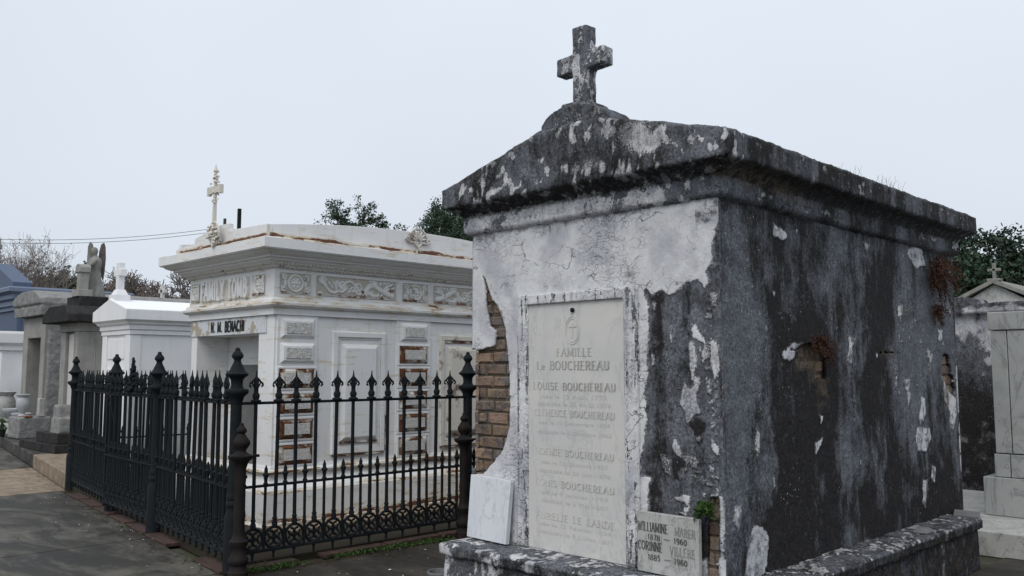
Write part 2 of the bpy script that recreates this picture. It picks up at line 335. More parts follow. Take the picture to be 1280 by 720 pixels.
def mat_lime():
    a = NT('white_lime_paint'); n1 = a.noise(3, 6, .65); n2 = a.noise(35, 5, .65); st = a.noise(2.4, 7, .68, a.vec((4, 4, .45)))
    c = a.mix(a.rng(n1, .3, .7), (0.72, 0.725, 0.74), (0.79, 0.79, 0.80)); c = a.mix(a.rng(st, .52, .76, 0, .22), c, (0.42, 0.415, 0.40))
    c = a.mix(a.rng(n2, .64, .76, 0, .25), c, (0.36, 0.35, 0.33)); return a.fin(c, .85, a.bump(n2, .25, .004, a.bump(n1, .3, .02)), spec=.2)
M = dict(plaster=mat_plaster(), brick=mat_brick(), mortar=mat_mortar(),
    slab=mat_marble('pale_marble', (0.60, 0.585, 0.55), (0.53, 0.525, 0.52), (0.44, 0.44, 0.45), dirt=0.1), white_marble=mat_marble('white_marble', (0.66, 0.68, 0.71), (0.60, 0.62, 0.66), (0.40, 0.42, 0.45), 0.45, 0.08, 2.2),
    grey_marble=mat_marble('grey_marble', (0.33, 0.34, 0.34), (0.40, 0.405, 0.395), (0.17, 0.18, 0.20), 0.4, 0.35, 1.1, 0.4),
    stained_marble=mat_marble('stained_marble', (0.47, 0.465, 0.45), (0.36, 0.36, 0.35), (0.14, 0.14, 0.14), 0.7, 0.75, 3.6),
    wiron=mat_white_iron(), rust1=mat_rustedge(.93), rust0=mat_rustedge(0.47), pitted=mat_pitted(),
    iron=mat_iron(), rusty=mat_iron('rusty_iron', (0.009, 0.0085, 0.009), (0.024, 0.018, 0.016), 0.24),
    ink=mat_flat('black_letter_paint', (0.02, 0.02, 0.022)), door=mat_stone('grey_door_slab', (0.15, 0.15, 0.15), (0.20, 0.20, 0.195), 0.1, 3, 0.35),
    white_paint=mat_lime(), bright_roof=mat_flat('bright_white_roof_paint', (0.85, 0.86, 0.90), 0.6, 0.03),
    granite=mat_stone('rock_faced_granite', (0.19, 0.19, 0.19), (0.33, 0.325, 0.315), 1.0, 9, 0.2), smooth_granite=mat_stone('dressed_granite', (0.27, 0.265, 0.25), (0.38, 0.37, 0.35), 0.1, 5, 0.3),
    black_stone=mat_stone('blackened_stone', (0.018, 0.017, 0.018), (0.05, 0.048, 0.048), 0.7, 7, 0.4, (0.012, 0.012, 0.012)),
    blue=mat_flat('blue_grey_paint', (0.085, 0.115, 0.18), 0.6, 0.08), bluelt=mat_flat('pale_blue_grey_paint', (0.15, 0.185, 0.26), 0.6, 0.08),
    statue=mat_stone('mossy_marble_statue', (0.20, 0.20, 0.185), (0.34, 0.335, 0.31), 0.3, 6, 0.5, (0.07, 0.07, 0.06)),
    bronze=mat_stone('dark_wing_stone', (0.10, 0.085, 0.08), (0.18, 0.155, 0.15), 0.3, 8, 0.4),
    plaque=mat_flat('slate_plaque', (0.085, 0.09, 0.10), 0.4, 0.1), letter_pale=mat_flat('pale_letters', (0.40, 0.40, 0.40)),
    engraved=mat_flat('engraved_shade', (0.445, 0.43, 0.40), 0.8, 0.25), engraved_dark=mat_flat('engraved_black', (0.14, 0.137, 0.13), 0.8, 0.6), engraved_grey=mat_flat('engraved_grey', (0.27, 0.265, 0.25), 0.8, 0.3), engraved_soft=mat_flat('engraved_faint', (0.54, 0.526, 0.495), 0.8, 0.08),
    terracotta=mat_flat('terracotta', (0.30, 0.12, 0.06)), vase=mat_stone('marble_vase', (0.42, 0.44, 0.47), (0.55, 0.56, 0.59), 0.1, 5, 0.25))

# ---------------------------------------------------------------- more builders
WORLD_ROOTS = []
def wroot(name, loc, label, cat, group=None):
    r = empty(name, loc, 0, label, cat, group); WORLD_ROOTS.append(r); return r
def eval_mesh(o):
    dg = bpy.context.evaluated_depsgraph_get(); e = o.evaluated_get(dg)
    return bpy.data.meshes.new_from_object(e)
def rocky(mb, name, mat, parent, voxel=0.012, amp=0.004, nsc=14, maskfn=None, amp2=0.0, nsc2=3, relax=2, bevel=0):
    """merge the solids into one stone, wear its edges and give it an uneven face"""
    o = mb.build(name, mat, None)
    m = o.modifiers.new('r', 'REMESH'); m.mode = 'VOXEL'; m.voxel_size = voxel; m.adaptivity = 0
    if relax:
        s = o.modifiers.new('s', 'SMOOTH'); s.iterations = relax; s.factor = 0.5
    me = eval_mesh(o); o.modifiers.clear(); old = o.data; o.data = me; bpy.data.meshes.remove(old); me.name = name
    if not me.materials: me.materials.append(mat)
    n = len(me.vertices); P = np.empty(n * 3, np.float32); me.vertices.foreach_get('co', P); P = P.reshape(-1, 3).astype(float)
    N = np.empty(n * 3, np.float32); me.vertices.foreach_get('normal', N); N = N.reshape(-1, 3)
    d = (fbm(P, nsc, 4, 3) - 0.5) * 2 * amp
    if amp2: d += (fbm(P, nsc2, 3, 9) - 0.5) * 2 * amp2
    P2 = P + N * d[:, None]; me.vertices.foreach_set('co', P2.astype(np.float32).ravel())
    me.polygons.foreach_set('use_smooth', np.ones(len(me.polygons), bool))
    if maskfn:
        a = maskfn(P, N); at = me.color_attributes.new('masks', 'FLOAT_COLOR', 'POINT')
        col = np.ones((n, 4), np.float32); col[:, :3] = a; at.data.foreach_set('color', col.ravel())
    me.update()
    if parent: o.parent = parent
    return o
def shell(name, mat, parent, o, U, V, lu, lv, cell, fields, hole=None, thick=0.022):
    nu = max(2, int(lu / cell)); nv = max(2, int(lv / cell))
    u = np.linspace(0, lu, nu + 1); v = np.linspace(0, lv, nv + 1); uu, vv = np.meshgrid(u, v, indexing='ij'); uu = uu.ravel(); vv = vv.ravel()
    U = np.array(U, float); V = np.array(V, float); Nn = np.cross(U, V); O = np.array(o, float)
    P = O + uu[:, None] * U + vv[:, None] * V
    sd = None
    if hole is not None:
        sd = hole(P); g = sd.reshape(nu + 1, nv + 1); gu, gv = np.gradient(g, u, v); gu = gu.ravel(); gv = gv.ravel(); gl = gu * gu + gv * gv + 1e-6
        near = np.abs(sd) < 0.7 * cell
        su = np.where(near, np.clip(-sd * gu / gl, -0.6 * cell, 0.6 * cell), 0); sv = np.where(near, np.clip(-sd * gv / gl, -0.6 * cell, 0.6 * cell), 0)
        P = P + su[:, None] * U + sv[:, None] * V
    masks, disp = fields(P, sd); P = P + disp[:, None] * Nn
    idx = np.arange((nu + 1) * (nv + 1)).reshape(nu + 1, nv + 1)
    F = np.stack([idx[:-1, :-1], idx[1:, :-1], idx[1:, 1:], idx[:-1, 1:]], -1).reshape(-1, 4)
    if sd is not None:
        F = F[sd[F].mean(1) < 0.0]
        used = np.zeros(len(P), bool); used[F.ravel()] = True; re = np.cumsum(used) - 1
        P = P[used]; masks = masks[used]; F = re[F]
    ob = npmesh(name, P, F, mat, parent, True, {'masks': masks})
    m = ob.modifiers.new('thickness', 'SOLIDIFY'); m.thickness = thick; m.offset = -1
    return ob
def ring(name, mat, parent, rect, prof, cell, maskfn, dispfn, sides=(1, 1, 1, 1), fine=(True, True, False, False), zfn=None):
    """profile (offset, z) swept round a rectangle, finely meshed so that its edges can be worn"""
    x0, y0, x1, y1 = rect; cs = [((x0, y0), (-1, -1)), ((x1, y0), (1, -1)), ((x1, y1), (1, 1)), ((x0, y1), (-1, 1))]
    pr = []; 
    for i in range(len(prof) - 1):
        a = np.array(prof[i]); b = np.array(prof[i + 1]); k = max(1, int(np.hypot(*(b - a)) / cell))
        for j in range(k): pr.append(a + (b - a) * j / k)
    pr.append(np.array(prof[-1])); pr = np.array(pr); npf = len(pr)
    rows = []
    for k in range(4):
        (A, ma), (B, mb_) = cs[k], cs[(k + 1) % 4]; A = np.array(A); B = np.array(B); ma = np.array(ma); mb_ = np.array(mb_)
        L = np.hypot(*(B - A)); n = max(1, int(L / (cell if fine[k] else cell * 4)))
        for j in range(n):
            t = j / n
            pa = A + ma * pr[:, :1]; pb = B + mb_ * pr[:, :1]; q = pa * (1 - t) + pb * t
            rows.append(np.column_stack([q, pr[:, 1]]))
    P = np.array(rows); R_ = P.shape[0]
    if zfn: P = zfn(P)
    nrm = np.cross(np.gradient(P, axis=0), np.gradient(P, axis=1)); 
    nrm /= np.linalg.norm(nrm, axis=2, keepdims=True) + 1e-9; 
    P = P.reshape(-1, 3); nrm = nrm.reshape(-1, 3)
    out = P[:, :2] - np.array([(x0 + x1) / 2, (y0 + y1) / 2]); 
    P = P + nrm * dispfn(P)[:, None]
    idx = np.arange(R_ * npf).reshape(R_, npf); nx = np.roll(idx, -1, axis=0)
    F = np.stack([idx[:, :-1], nx[:, :-1], nx[:, 1:], idx[:, 1:]], -1).reshape(-1, 4)
    return npmesh(name, P, F, mat, parent, True, {'masks': maskfn(P)})

# outlines of the stains, chips and holes on the old tomb, in metres on its front (x, z) and its side (y, z)
F_brick=[(-4.593,2.237),(-4.554,2.19),(-4.505,2.077),(-4.41,1.966),(-4.35,1.833),(-4.313,1.575),(-4.304,1.161),(-4.372,0.999),(-4.483,0.896),(-4.568,0.819),(-4.703,0.798),(-4.753,0.794),(-4.759,1.677),(-4.674,1.703),(-4.645,1.689),(-4.571,1.701),(-4.466,1.719),(-4.452,1.82),(-4.514,1.852),(-4.548,1.972),(-4.563,2.107)]
F_darkzone=[(-3.153,2.052),(-3.163,2.013),(-3.125,1.92),(-3.128,1.781),(-3.149,1.583),(-3.157,1.465),(-3.157,1.512),(-3.171,1.413),(-3.155,1.286),(-3.188,1.098),(-3.207,1.048),(-3.203,0.921),(-3.143,0.912),(-3.157,0.809),(-3.163,0.445),(-2.609,0.527),(-2.583,1.515),(-2.567,2.134),(-2.557,2.508),(-2.599,2.513),(-2.669,2.332),(-2.706,2.145),(-2.74,2.101),(-2.697,2.059),(-2.742,2.006),(-2.785,2.061),(-2.852,2.056),(-2.934,2.003),(-2.992,1.978),(-3.039,2.015),(-3.112,2.0)]
F_W=[[(-2.888,1.471),(-2.912,1.408),(-2.93,1.351),(-2.891,1.305),(-2.876,1.239),(-2.847,1.264),(-2.835,1.297),(-2.78,1.294),(-2.801,1.345),(-2.811,1.401),(-2.776,1.477),(-2.797,1.514),(-2.83,1.514),(-2.837,1.457),(-2.877,1.447)],[(-2.968,1.159),(-2.981,1.101),(-2.947,1.056),(-2.919,1.049),(-2.929,1.114)],[(-2.719,1.163),(-2.672,1.129),(-2.678,1.074),(-2.715,1.108)],[(-3.21,0.911),(-3.143,0.907),(-3.157,0.809),(-3.205,0.805)],[(-2.751,2.063),(-2.708,2.06),(-2.719,2.023),(-2.747,2.006)],[(-2.854,1.706),(-2.832,1.715),(-2.811,1.62),(-2.82,1.487),(-2.842,1.487),(-2.856,1.62)],[(-2.716,1.721),(-2.663,1.702),(-2.661,1.544),(-2.689,1.489),(-2.708,1.581)],[(-3.106,1.949),(-3.076,1.943),(-3.083,1.899),(-3.101,1.894)],[(-2.978,1.811),(-2.963,1.805),(-2.975,1.699),(-2.983,1.747)],[(-3.118,1.642),(-3.09,1.637),(-3.095,1.583),(-3.119,1.573)],[(-2.818,1.81),(-2.842,1.772),(-2.826,1.734),(-2.749,1.694),(-2.762,1.619),(-2.745,1.619),(-2.738,1.703),(-2.791,1.771)],[(-2.974,0.82),(-2.919,0.841),(-2.857,0.839),(-2.876,0.778),(-2.911,0.804),(-2.956,0.803)],[(-2.907,0.767),(-2.876,0.767),(-2.881,0.748),(-2.912,0.748)],[(-2.939,0.749),(-2.877,0.737),(-2.881,0.726),(-2.957,0.732)],[(-2.679,0.857),(-2.654,0.867),(-2.639,0.789),(-2.632,0.733),(-2.657,0.587),(-2.665,0.43),(-2.686,0.426),(-2.678,0.584),(-2.68,0.727)],[(-2.786,0.868),(-2.751,0.868),(-2.778,0.832)],[(-2.743,0.858),(-2.675,0.872),(-2.692,0.852),(-2.735,0.844)]]
F_mott=[(-3.092,1.085),(-3.071,0.933),(-2.855,0.895),(-2.857,0.821),(-2.642,0.843),(-2.643,1.423),(-2.64,2.166),(-2.742,1.985),(-2.816,1.656),(-2.775,1.514),(-2.77,1.272),(-2.861,1.155),(-2.873,1.089),(-2.976,1.064)]
F_brickR=[(-2.744,0.829),(-2.73,0.848),(-2.68,0.842),(-2.68,0.727),(-2.691,0.397),(-2.767,0.385),(-2.756,0.726),(-2.745,0.778)]
F_blackF=[[(-2.982,1.054),(-2.919,1.039),(-2.898,1.003),(-2.944,0.962),(-2.933,0.907),(-2.979,0.921),(-2.989,0.996)],[(-3.144,0.878),(-3.096,0.892),(-3.061,0.848),(-3.062,0.809),(-3.157,0.8)],[(-2.824,1.288),(-2.759,1.263),(-2.755,1.198),(-2.827,1.176),(-2.87,1.23)]]
S_W=[[(4.919,2.452),(5.016,2.43),(5.104,2.388),(5.011,2.347),(4.906,2.374)],[(7.092,2.513),(7.316,2.535),(7.4,2.397),(7.184,2.351),(6.994,2.461)],[(6.201,2.463),(6.308,2.448),(6.254,2.391)],[(7.605,1.878),(7.701,1.872),(7.657,1.783),(7.595,1.796)],[(6.797,2.033),(6.88,2.038),(6.857,1.955),(6.79,1.96)],[(7.337,1.719),(7.482,1.649),(7.4,1.606)],[(4.875,2.032),(4.918,2.024),(4.893,1.979)],[(5.94,1.768),(6.024,1.758),(5.914,1.658),(5.898,1.597),(5.86,1.609)],[(7.812,2.04),(7.922,2.046),(7.889,1.984)],[(4.985,1.655),(5.1,1.703),(5.221,1.712),(5.144,1.666),(5.141,1.626),(5.049,1.603)],[(4.599,0.662),(4.692,0.646),(4.754,0.576),(4.719,0.421),(4.688,0.351),(4.477,0.385),(4.512,0.525)],[(7.082,1.103),(7.323,1.092),(7.347,0.999),(7.232,0.915),(7.063,0.926),(7.019,1.017)],[(7.212,1.343),(7.271,1.316),(7.242,1.186),(7.139,1.126),(7.106,1.191)],[(7.684,1.47),(7.802,1.372),(7.951,1.3),(7.952,1.188),(7.863,1.053),(7.771,1.071),(7.803,1.193),(7.694,1.306)],[(4.645,1.205),(4.682,1.184),(4.668,1.07),(4.637,1.038),(4.621,1.092)],[(5.386,1.086),(5.481,1.112),(5.454,1.061),(5.382,1.023)],[(5.445,1.263),(5.514,1.25),(5.473,1.198)],[(6.859,1.476),(6.957,1.476),(6.928,1.387),(6.851,1.401)],[(6.902,1.388),(6.979,1.374),(6.914,1.261)],[(7.338,0.796),(7.42,0.771),(7.378,0.658),(7.311,0.689)],[(7.139,0.704),(7.228,0.697),(7.162,0.486),(7.099,0.531)],[(5.929,1.78),(5.98,1.77),(5.931,1.62),(5.888,1.597)],[(4.39,0.796),(4.468,0.806),(4.456,0.697),(4.418,0.648),(4.379,0.707)],[(4.168,1.174),(4.241,1.17),(4.231,1.081),(4.165,1.094)],[(4.986,1.641),(5.032,1.658),(5.131,1.649),(5.099,1.625),(5.048,1.603),(5.0,1.614)],[(5.145,1.718),(5.238,1.713),(5.185,1.699),(5.063,1.684)],[(5.901,1.691),(5.943,1.762),(5.994,1.774),(5.961,1.676),(5.942,1.595),(5.898,1.595)],[(7.62,1.874),(7.698,1.876),(7.681,1.792),(7.603,1.79)],[(7.362,1.722),(7.421,1.653),(7.489,1.654),(7.434,1.62),(7.36,1.653)],[(6.362,1.671),(6.403,1.666),(6.385,1.626),(6.359,1.631)],[(7.17,1.34),(7.267,1.332),(7.267,1.191),(7.186,1.194)],[(6.843,1.476),(6.949,1.469),(6.943,1.416),(6.852,1.417)]]
S_brick=[[(5.012,1.657),(5.053,1.682),(5.205,1.69),(5.207,1.714),(5.42,1.739),(5.584,1.696),(5.586,1.578),(5.579,1.481),(5.403,1.482),(5.387,1.567),(5.146,1.567),(5.14,1.625),(5.182,1.65),(5.102,1.663)],[(6.404,1.677),(6.474,1.695),(6.821,1.695),(6.816,1.651),(6.443,1.655)],[(7.674,1.682),(7.848,1.684),(7.95,1.468),(7.996,1.388),(7.928,1.297),(7.807,1.365),(7.675,1.457),(7.656,1.534)]]

# stroke lettering: capitals with thick stems and thin bars
def arc(cx, cy, rx, ry, a0, a1, n=10): return [(cx + rx * math.cos(RAD(a0 + (a1 - a0) * i / n)), cy + ry * math.sin(RAD(a0 + (a1 - a0) * i / n))) for i in range(n + 1)]
GL = {
 'A': (0.7, [[(0.03, 0), (0.35, 1)], [(0.35, 1), (0.67, 0)], [(0.15, 0.36), (0.55, 0.36)]]),
 'B': (0.6, [[(0.12, 0), (0.12, 1)], [(0.12, 1)] + arc(0.3, 0.76, 0.22, 0.24, 90, -90) + [(0.12, 0.52)], arc(0.32, 0.26, 0.25, 0.26, 90, -90) + [(0.12, 0)]]),
 'C': (0.66, [arc(0.36, 0.5, 0.29, 0.5, 50, 310, 16)]), 'D': (0.68, [[(0.12, 0), (0.12, 1)], [(0.12, 1)] + arc(0.3, 0.5, 0.32, 0.5, 90, -90, 14) + [(0.12, 0)]]),
 'E': (0.56, [[(0.12, 0), (0.12, 1)], [(0.12, 1), (0.5, 1)], [(0.12, 0.52), (0.42, 0.52)], [(0.12, 0), (0.52, 0)]]),
 'F': (0.54, [[(0.12, 0), (0.12, 1)], [(0.12, 1), (0.5, 1)], [(0.12, 0.52), (0.42, 0.52)]]),
 'H': (0.7, [[(0.12, 0), (0.12, 1)], [(0.58, 0), (0.58, 1)], [(0.12, 0.52), (0.58, 0.52)]]), 'I': (0.26, [[(0.13, 0), (0.13, 1)]]),
 'L': (0.54, [[(0.12, 0), (0.12, 1)], [(0.12, 0), (0.5, 0)]]), 'M': (0.84, [[(0.1, 0), (0.1, 1)], [(0.1, 1), (0.42, 0.1)], [(0.42, 0.1), (0.74, 1)], [(0.74, 1), (0.74, 0)]]),
 'N': (0.7, [[(0.1, 0), (0.1, 1)], [(0.1, 1), (0.6, 0)], [(0.6, 0), (0.6, 1)]]), 'O': (0.72, [arc(0.36, 0.5, 0.3, 0.5, 0, 360, 20)]),
 'R': (0.64, [[(0.12, 0), (0.12, 1)], [(0.12, 1)] + arc(0.32, 0.75, 0.22, 0.25, 90, -90) + [(0.12, 0.5)], [(0.3, 0.5), (0.58, 0)]]),
 'S': (0.56, [arc(0.28, 0.75, 0.2, 0.25, 30, 250, 10) + arc(0.28, 0.26, 0.22, 0.26, 80, -150, 10)]), 'T': (0.6, [[(0.3, 0), (0.3, 1)], [(0.03, 1), (0.57, 1)]]),
 'U': (0.68, [[(0.12, 1), (0.12, 0.3)] + arc(0.34, 0.3, 0.22, 0.3, 180, 360, 10) + [(0.56, 1)]]), 'V': (0.68, [[(0.04, 1), (0.34, 0)], [(0.34, 0), (0.64, 1)]]),
 'W': (0.98, [[(0.04, 1), (0.27, 0)], [(0.27, 0), (0.49, 0.9)], [(0.49, 0.9), (0.71, 0)], [(0.71, 0), (0.94, 1)]]), 'Y': (0.66, [[(0.04, 1), (0.33, 0.5)], [(0.33, 0.5), (0.62, 1)], [(0.33, 0.5), (0.33, 0)]]),
 '1': (0.36, [[(0.08, 0.8), (0.2, 1), (0.2, 0)]]), '9': (0.56, [arc(0.28, 0.7, 0.2, 0.3, 0, 360, 14), [(0.48, 0.7), (0.44, 0.25)] + arc(0.26, 0.2, 0.18, 0.2, 0, -120, 6)]),
 '8': (0.56, [arc(0.28, 0.75, 0.18, 0.25, 0, 360, 14), arc(0.28, 0.25, 0.22, 0.26, 0, 360, 14)]), '7': (0.52, [[(0.06, 1), (0.48, 1), (0.22, 0)]]), '6': (0.56, [arc(0.28, 0.28, 0.21, 0.28, 0, 360, 14), [(0.07, 0.3), (0.12, 0.75)] + arc(0.32, 0.72, 0.18, 0.28, 170, 50, 6)]),
 '0': (0.58, [arc(0.29, 0.5, 0.22, 0.5, 0, 360, 16)]), '5': (0.54, [[(0.46, 1), (0.14, 1), (0.1, 0.58)] + arc(0.26, 0.32, 0.2, 0.32, 110, -140, 10)]), '2': (0.54, [arc(0.27, 0.73, 0.2, 0.27, 170, -20, 8) + [(0.06, 0)], [(0.06, 0), (0.5, 0)]]),
 '-': (1.3, [[(0.1, 0.45), (1.2, 0.45)]]), '.': (0.26, [[(0.1, 0.05), (0.17, 0.05)]]), 'e': (0.42, [[(0.05, 0.3), (0.36, 0.3)] + arc(0.2, 0.28, 0.16, 0.27, 10, 320, 10)]), ' ': (0.42, [])}
def letters(text, h, thick=0.17, thin=0.06, serif=True, gap=0.1, squeeze=1.0):
    """returns (quads in the x,z plane, total width)"""
    x = 0; q = []
    for ch in text:
        w_, st = GL[ch]
        for s in st:
            for (a, b) in zip(s[:-1], s[1:]):
                dx, dy = (b[0] - a[0]), b[1] - a[1]; L = math.hypot(dx, dy) + 1e-9
                wd = (thin + (thick - thin) * abs(dy) / L) / 2; nx, ny = -dy / L * wd, dx / L * wd; ex, ey = dx / L * thin * .25, dy / L * thin * .25
                q.append([(x + a[0] + nx - ex, a[1] + ny - ey), (x + a[0] - nx - ex, a[1] - ny - ey), (x + b[0] - nx + ex, b[1] - ny + ey), (x + b[0] + nx + ex, b[1] + ny + ey)])
            if serif and len(s) == 2 and ch not in '-.':
                for e in s:
                    if e[1] in (0, 1) and abs(s[0][1] - s[1][1]) > .4:
                        sg = 1 if e[1] == 0 else -1
                        q.append([(x + e[0] - .13, e[1]), (x + e[0] + .13, e[1]), (x + e[0] + .13, e[1] + sg * thin), (x + e[0] - .13, e[1] + sg * thin)])
        x += w_ + gap
    W = (x - gap) * h * squeeze
    return [[(px * h * squeeze, pz * h) for px, pz in f] for f in q], W
def letter_mesh(mb, text, h, cx, z, y, depth=0.002, width=None, keep=1.0, **kw):
    q, W = letters(text, h, **kw); k = (width / W) if width else 1.0; W = width or W; rnd = random.Random(len(text) * 7 + int(z * 100))
    for i, f in enumerate(q):
        if rnd.random() > keep: continue
        j = i * 0.00003                                         # overlapping strokes never share a plane
        pts = [(cx - W / 2 + px * k, z + pz) for px, pz in f]
        b = len(mb.v); mb.v += [(px, y - j, pz) for px, pz in pts] + [(px, y - j + depth, pz) for px, pz in pts]
        mb.f += [[b, b + 1, b + 2, b + 3]] + [[b + (i2), b + 4 + i2, b + 4 + (i2 + 1) % 4, b + (i2 + 1) % 4] for i2 in range(4)]
    return mb
def font_mesh(text, h, width, cx, z, y, mat, parent, name='inscription'):
    cu = bpy.data.curves.new('t', 'FONT'); cu.body = text; cu.size = h * 1.35; cu.align_x = 'LEFT'; cu.shear = 0.0; cu.resolution_u = 2
    o = bpy.data.objects.new('t', cu); C.objects.link(o); me = eval_mesh(o); bpy.data.objects.remove(o); bpy.data.curves.remove(cu)
    vs_ = [v.co[:] for v in me.vertices]; fs = [list(p.vertices) for p in me.polygons]; bpy.data.meshes.remove(me)
    return vs_, fs

# ---------------------------------------------------------------- THE OLD PLASTERED TOMB
X0, X1, YF, YB, ZL, ZT = -4.70, -2.647, 4.294, 8.02, 0.37, 2.535
tomb = wroot('plastered_tomb', (-3.67, 6.1, 0), 'large black stained plaster tomb with stone cross and bare brick corner, nearest in view', 'tomb')
def blobs(U, V, L): 
    t = 0
    for u0, v0, ru, rv, a_ in L: t = t + a_ * np.exp(-((U - u0) / ru) ** 2 - ((V - v0) / rv) ** 2)
    return t
def wob(P, sc, amp, s): return (fbm(P, sc, 4, s) - 0.5) * 2 * amp
def front_hole(P):
    a = psd(P[:, 0], P[:, 2], F_brick); b = psd(P[:, 0], P[:, 2], F_brickR)
    return np.maximum(a + wob(P, 22, 0.012, 5), b + wob(P, 25, 0.006, 6))
def front_fields(P, sd):
    X, Z = P[:, 0], P[:, 2]; n1 = fbm(P, 5, 5, 11); n2 = fbm(P, 25, 4, 12); n3 = fbm(P, 60, 3, 13); st = fbm(P, (14, 14, 1.6), 5, 14)
    dz = psd(X, Z, F_darkzone) + wob(P, 20, 0.018, 15)
    R = 0.5 - np.clip(dz * 22, -0.5, 0.42)
    bw = np.full(X.shape, -1.0)
    for p in F_W: bw = np.maximum(bw, psd(X, Z, p))
    R = np.maximum(R, 0.5 + np.clip((bw + wob(P, 30, 0.012, 16)) * 25, -0.5, 0.45))
    mo = psd(X, Z, F_mott); inm = sstep(-0.02, 0.04, mo)
    R = np.maximum(R, inm * np.clip(0.42 + (n2 - 0.56) * 2.6 + (n1 - .5) * 1.4, 0, 0.55))
    dark = sstep(-0.0, 0.02, dz)
    G = dark * (0.44 + (st - 0.5) * 1.5 + (n1 - 0.5) * 1.0)
    G += dark * 0.35 * sstep(0.95, 0.45, Z) + dark * blobs(X, Z, [(-3.02, 1.15, .1, .15, .3), (-2.98, 1.6, .08, .15, .12)])
    bk = np.full(X.shape, -1.0)
    for p in F_blackF: bk = np.maximum(bk, psd(X, Z, p))
    k = sstep(-0.012, 0.012, bk + wob(P, 30, 0.01, 18)); G = np.maximum(G, k * 0.95); R = R * (1 - k)
    G += sstep(2.40, 2.55, Z + (n1 - .5) * .25) * (0.55 + (n2 - .5)) + sstep(-4.62, -4.72, X + (n1 - .5) * .1) * 0.5 * sstep(1.7, 2.1, Z)
    G += sstep(0.62, 0.36, Z + (n1 - .5) * .2) * 0.5
    G += blobs(X, Z, [(-4.63, 1.73, .05, .07, .6)]) * (n3 > .45)
    gl = (X > -2.80) * sstep(2.25, 2.45, Z) * (0.5 + (n2 - .5) * 2)
    G += gl; R = R - gl * 0.35 * (n1 > .45)
    B = blobs(X, Z, [(-3.27, 2.13, .06, .03, .8), (-4.36, 1.0, .1, .1, .3), (-2.80, 2.14, .05, .06, .5), (-3.03, .93, .06, .05, .4)]) * 1.0 * (n2 > .4)
    disp = (n1 - 0.5) * 0.012 + np.clip(R - 0.42, 0, 0.1) * 0.08 + (n3 - 0.5) * 0.003
    edge = sstep(0.02, 0.0, -(sd if sd is not None else np.full(X.shape, -1.0)))
    G = G + edge * 0.25
    disp = disp * np.clip(np.minimum(X - X0, X1 - X) / 0.02, 0, 1)
    return np.clip(np.column_stack([R, G, B]), 0, 1), disp
def side_hole(P):
    U, V = P[:, 1], P[:, 2]; s = np.full(U.shape, -1.0)
    for p in S_brick: s = np.maximum(s, psd(U, V, p))
    return s + wob(P, 18, 0.03, 21) - 0.012
def side_fields(P, sd):
    U, V = P[:, 1], P[:, 2]; n1 = fbm(P, (1, 3, 2), 5, 31); n2 = fbm(P, 25, 4, 32); n3 = fbm(P, 60, 3, 33); st = fbm(P, (1, 9, 0.9), 6, 34, .58); fw = fbm(P, (1, 5, 3), 5, 37)
    n0 = fbm(P, (1, 1.6, 1.3), 5, 39); G = 0.50 + (st - 0.5) * 1.1 + (n0 - 0.5) * 2.1 + (fw - .5) * 1.9
    G += blobs(U, V, [(5.25, 1.9, .26, .6, .42), (5.3, 1.2, .34, .6, .36), (6.5, 2.0, .22, .32, .42), (6.4, 1.35, .3, .45, .34), (5.0, 1.25, .2, .4, .15), (7.4, .9, .5, .3, .2),
                      (4.5, 1.7, .22, .8, -.34), (5.75, 2.05, .2, .4, -.36), (7.3, 1.8, .6, .7, -.36), (5.95, 1.0, .16, .4, -.34), (4.8, 0.95, .15, .35, -.18), (5.95, 1.6, .22, .25, -.30), (5.4, 1.0, .1, .3, -.15)])
    G += sstep(1.0, 0.5, V + (n1 - .5) * .6) * 0.45 + sstep(2.35, 2.53, V + (n2 - .5) * .15) * 0.2
    G = np.clip(G, 0.16, 1.0)
    bw = np.full(U.shape, -1.0)
    for p in S_W: bw = np.maximum(bw, psd(U, V, p))
    R = 0.5 + np.clip((bw + wob(P, (30, 30, 14), 0.022, 36)) * 22, -0.5, 0.45)
    R = np.maximum(R, np.clip(0.36 + (fbm(P, (1, 24, 9), 4, 38) - 0.68) * 2.2, 0, .52) * (G < 0.5))
    inw = R > 0.5; G = np.where(inw, np.clip(0.40 + (n2 - .5) * 2.0 + (n1 - .5), 0, .9), G)
    B = blobs(U, V, [(5.35, 1.62, .25, .13, .75), (5.5, 1.38, .14, .2, .5), (6.62, 1.66, .22, .05, .6), (7.0, 2.0, .12, .1, .5), (7.75, 1.35, .1, .3, .6)]) * np.clip(n2 * 2, 0, 1.3)
    disp = (n1 - 0.5) * 0.02 + np.clip(R - 0.42, 0, 0.1) * 0.06 + (n3 - 0.5) * 0.004 + (n2 - .5) * 0.008
    disp = disp * np.clip(np.minimum(U - YF, YB - U) / 0.03, 0, 1)
    return np.clip(np.column_stack([R, G, B]), 0, 1), disp
shell('front_wall', M['plaster'], tomb, (X0, YF, ZL), (1, 0, 0), (0, 0, 1), X1 - X0, ZT - ZL, 0.007, front_fields, front_hole, 0.026)
shell('side_wall', M['plaster'], tomb, (X1, YF, ZL), (0, 1, 0), (0, 0, 1), YB - YF, ZT - ZL, 0.0085, side_fields, side_hole, 0.026)
def left_hole(P):                                          # the brick corner carries on round the left side
    return psd(P[:, 1], P[:, 2], [(YF - .1, 0.80), (YF + .12, 0.9), (YF + .2, 1.2), (YF + .14, 1.55), (YF + .05, 1.72), (YF - .1, 1.70)]) + wob(P, 22, 0.012, 5)
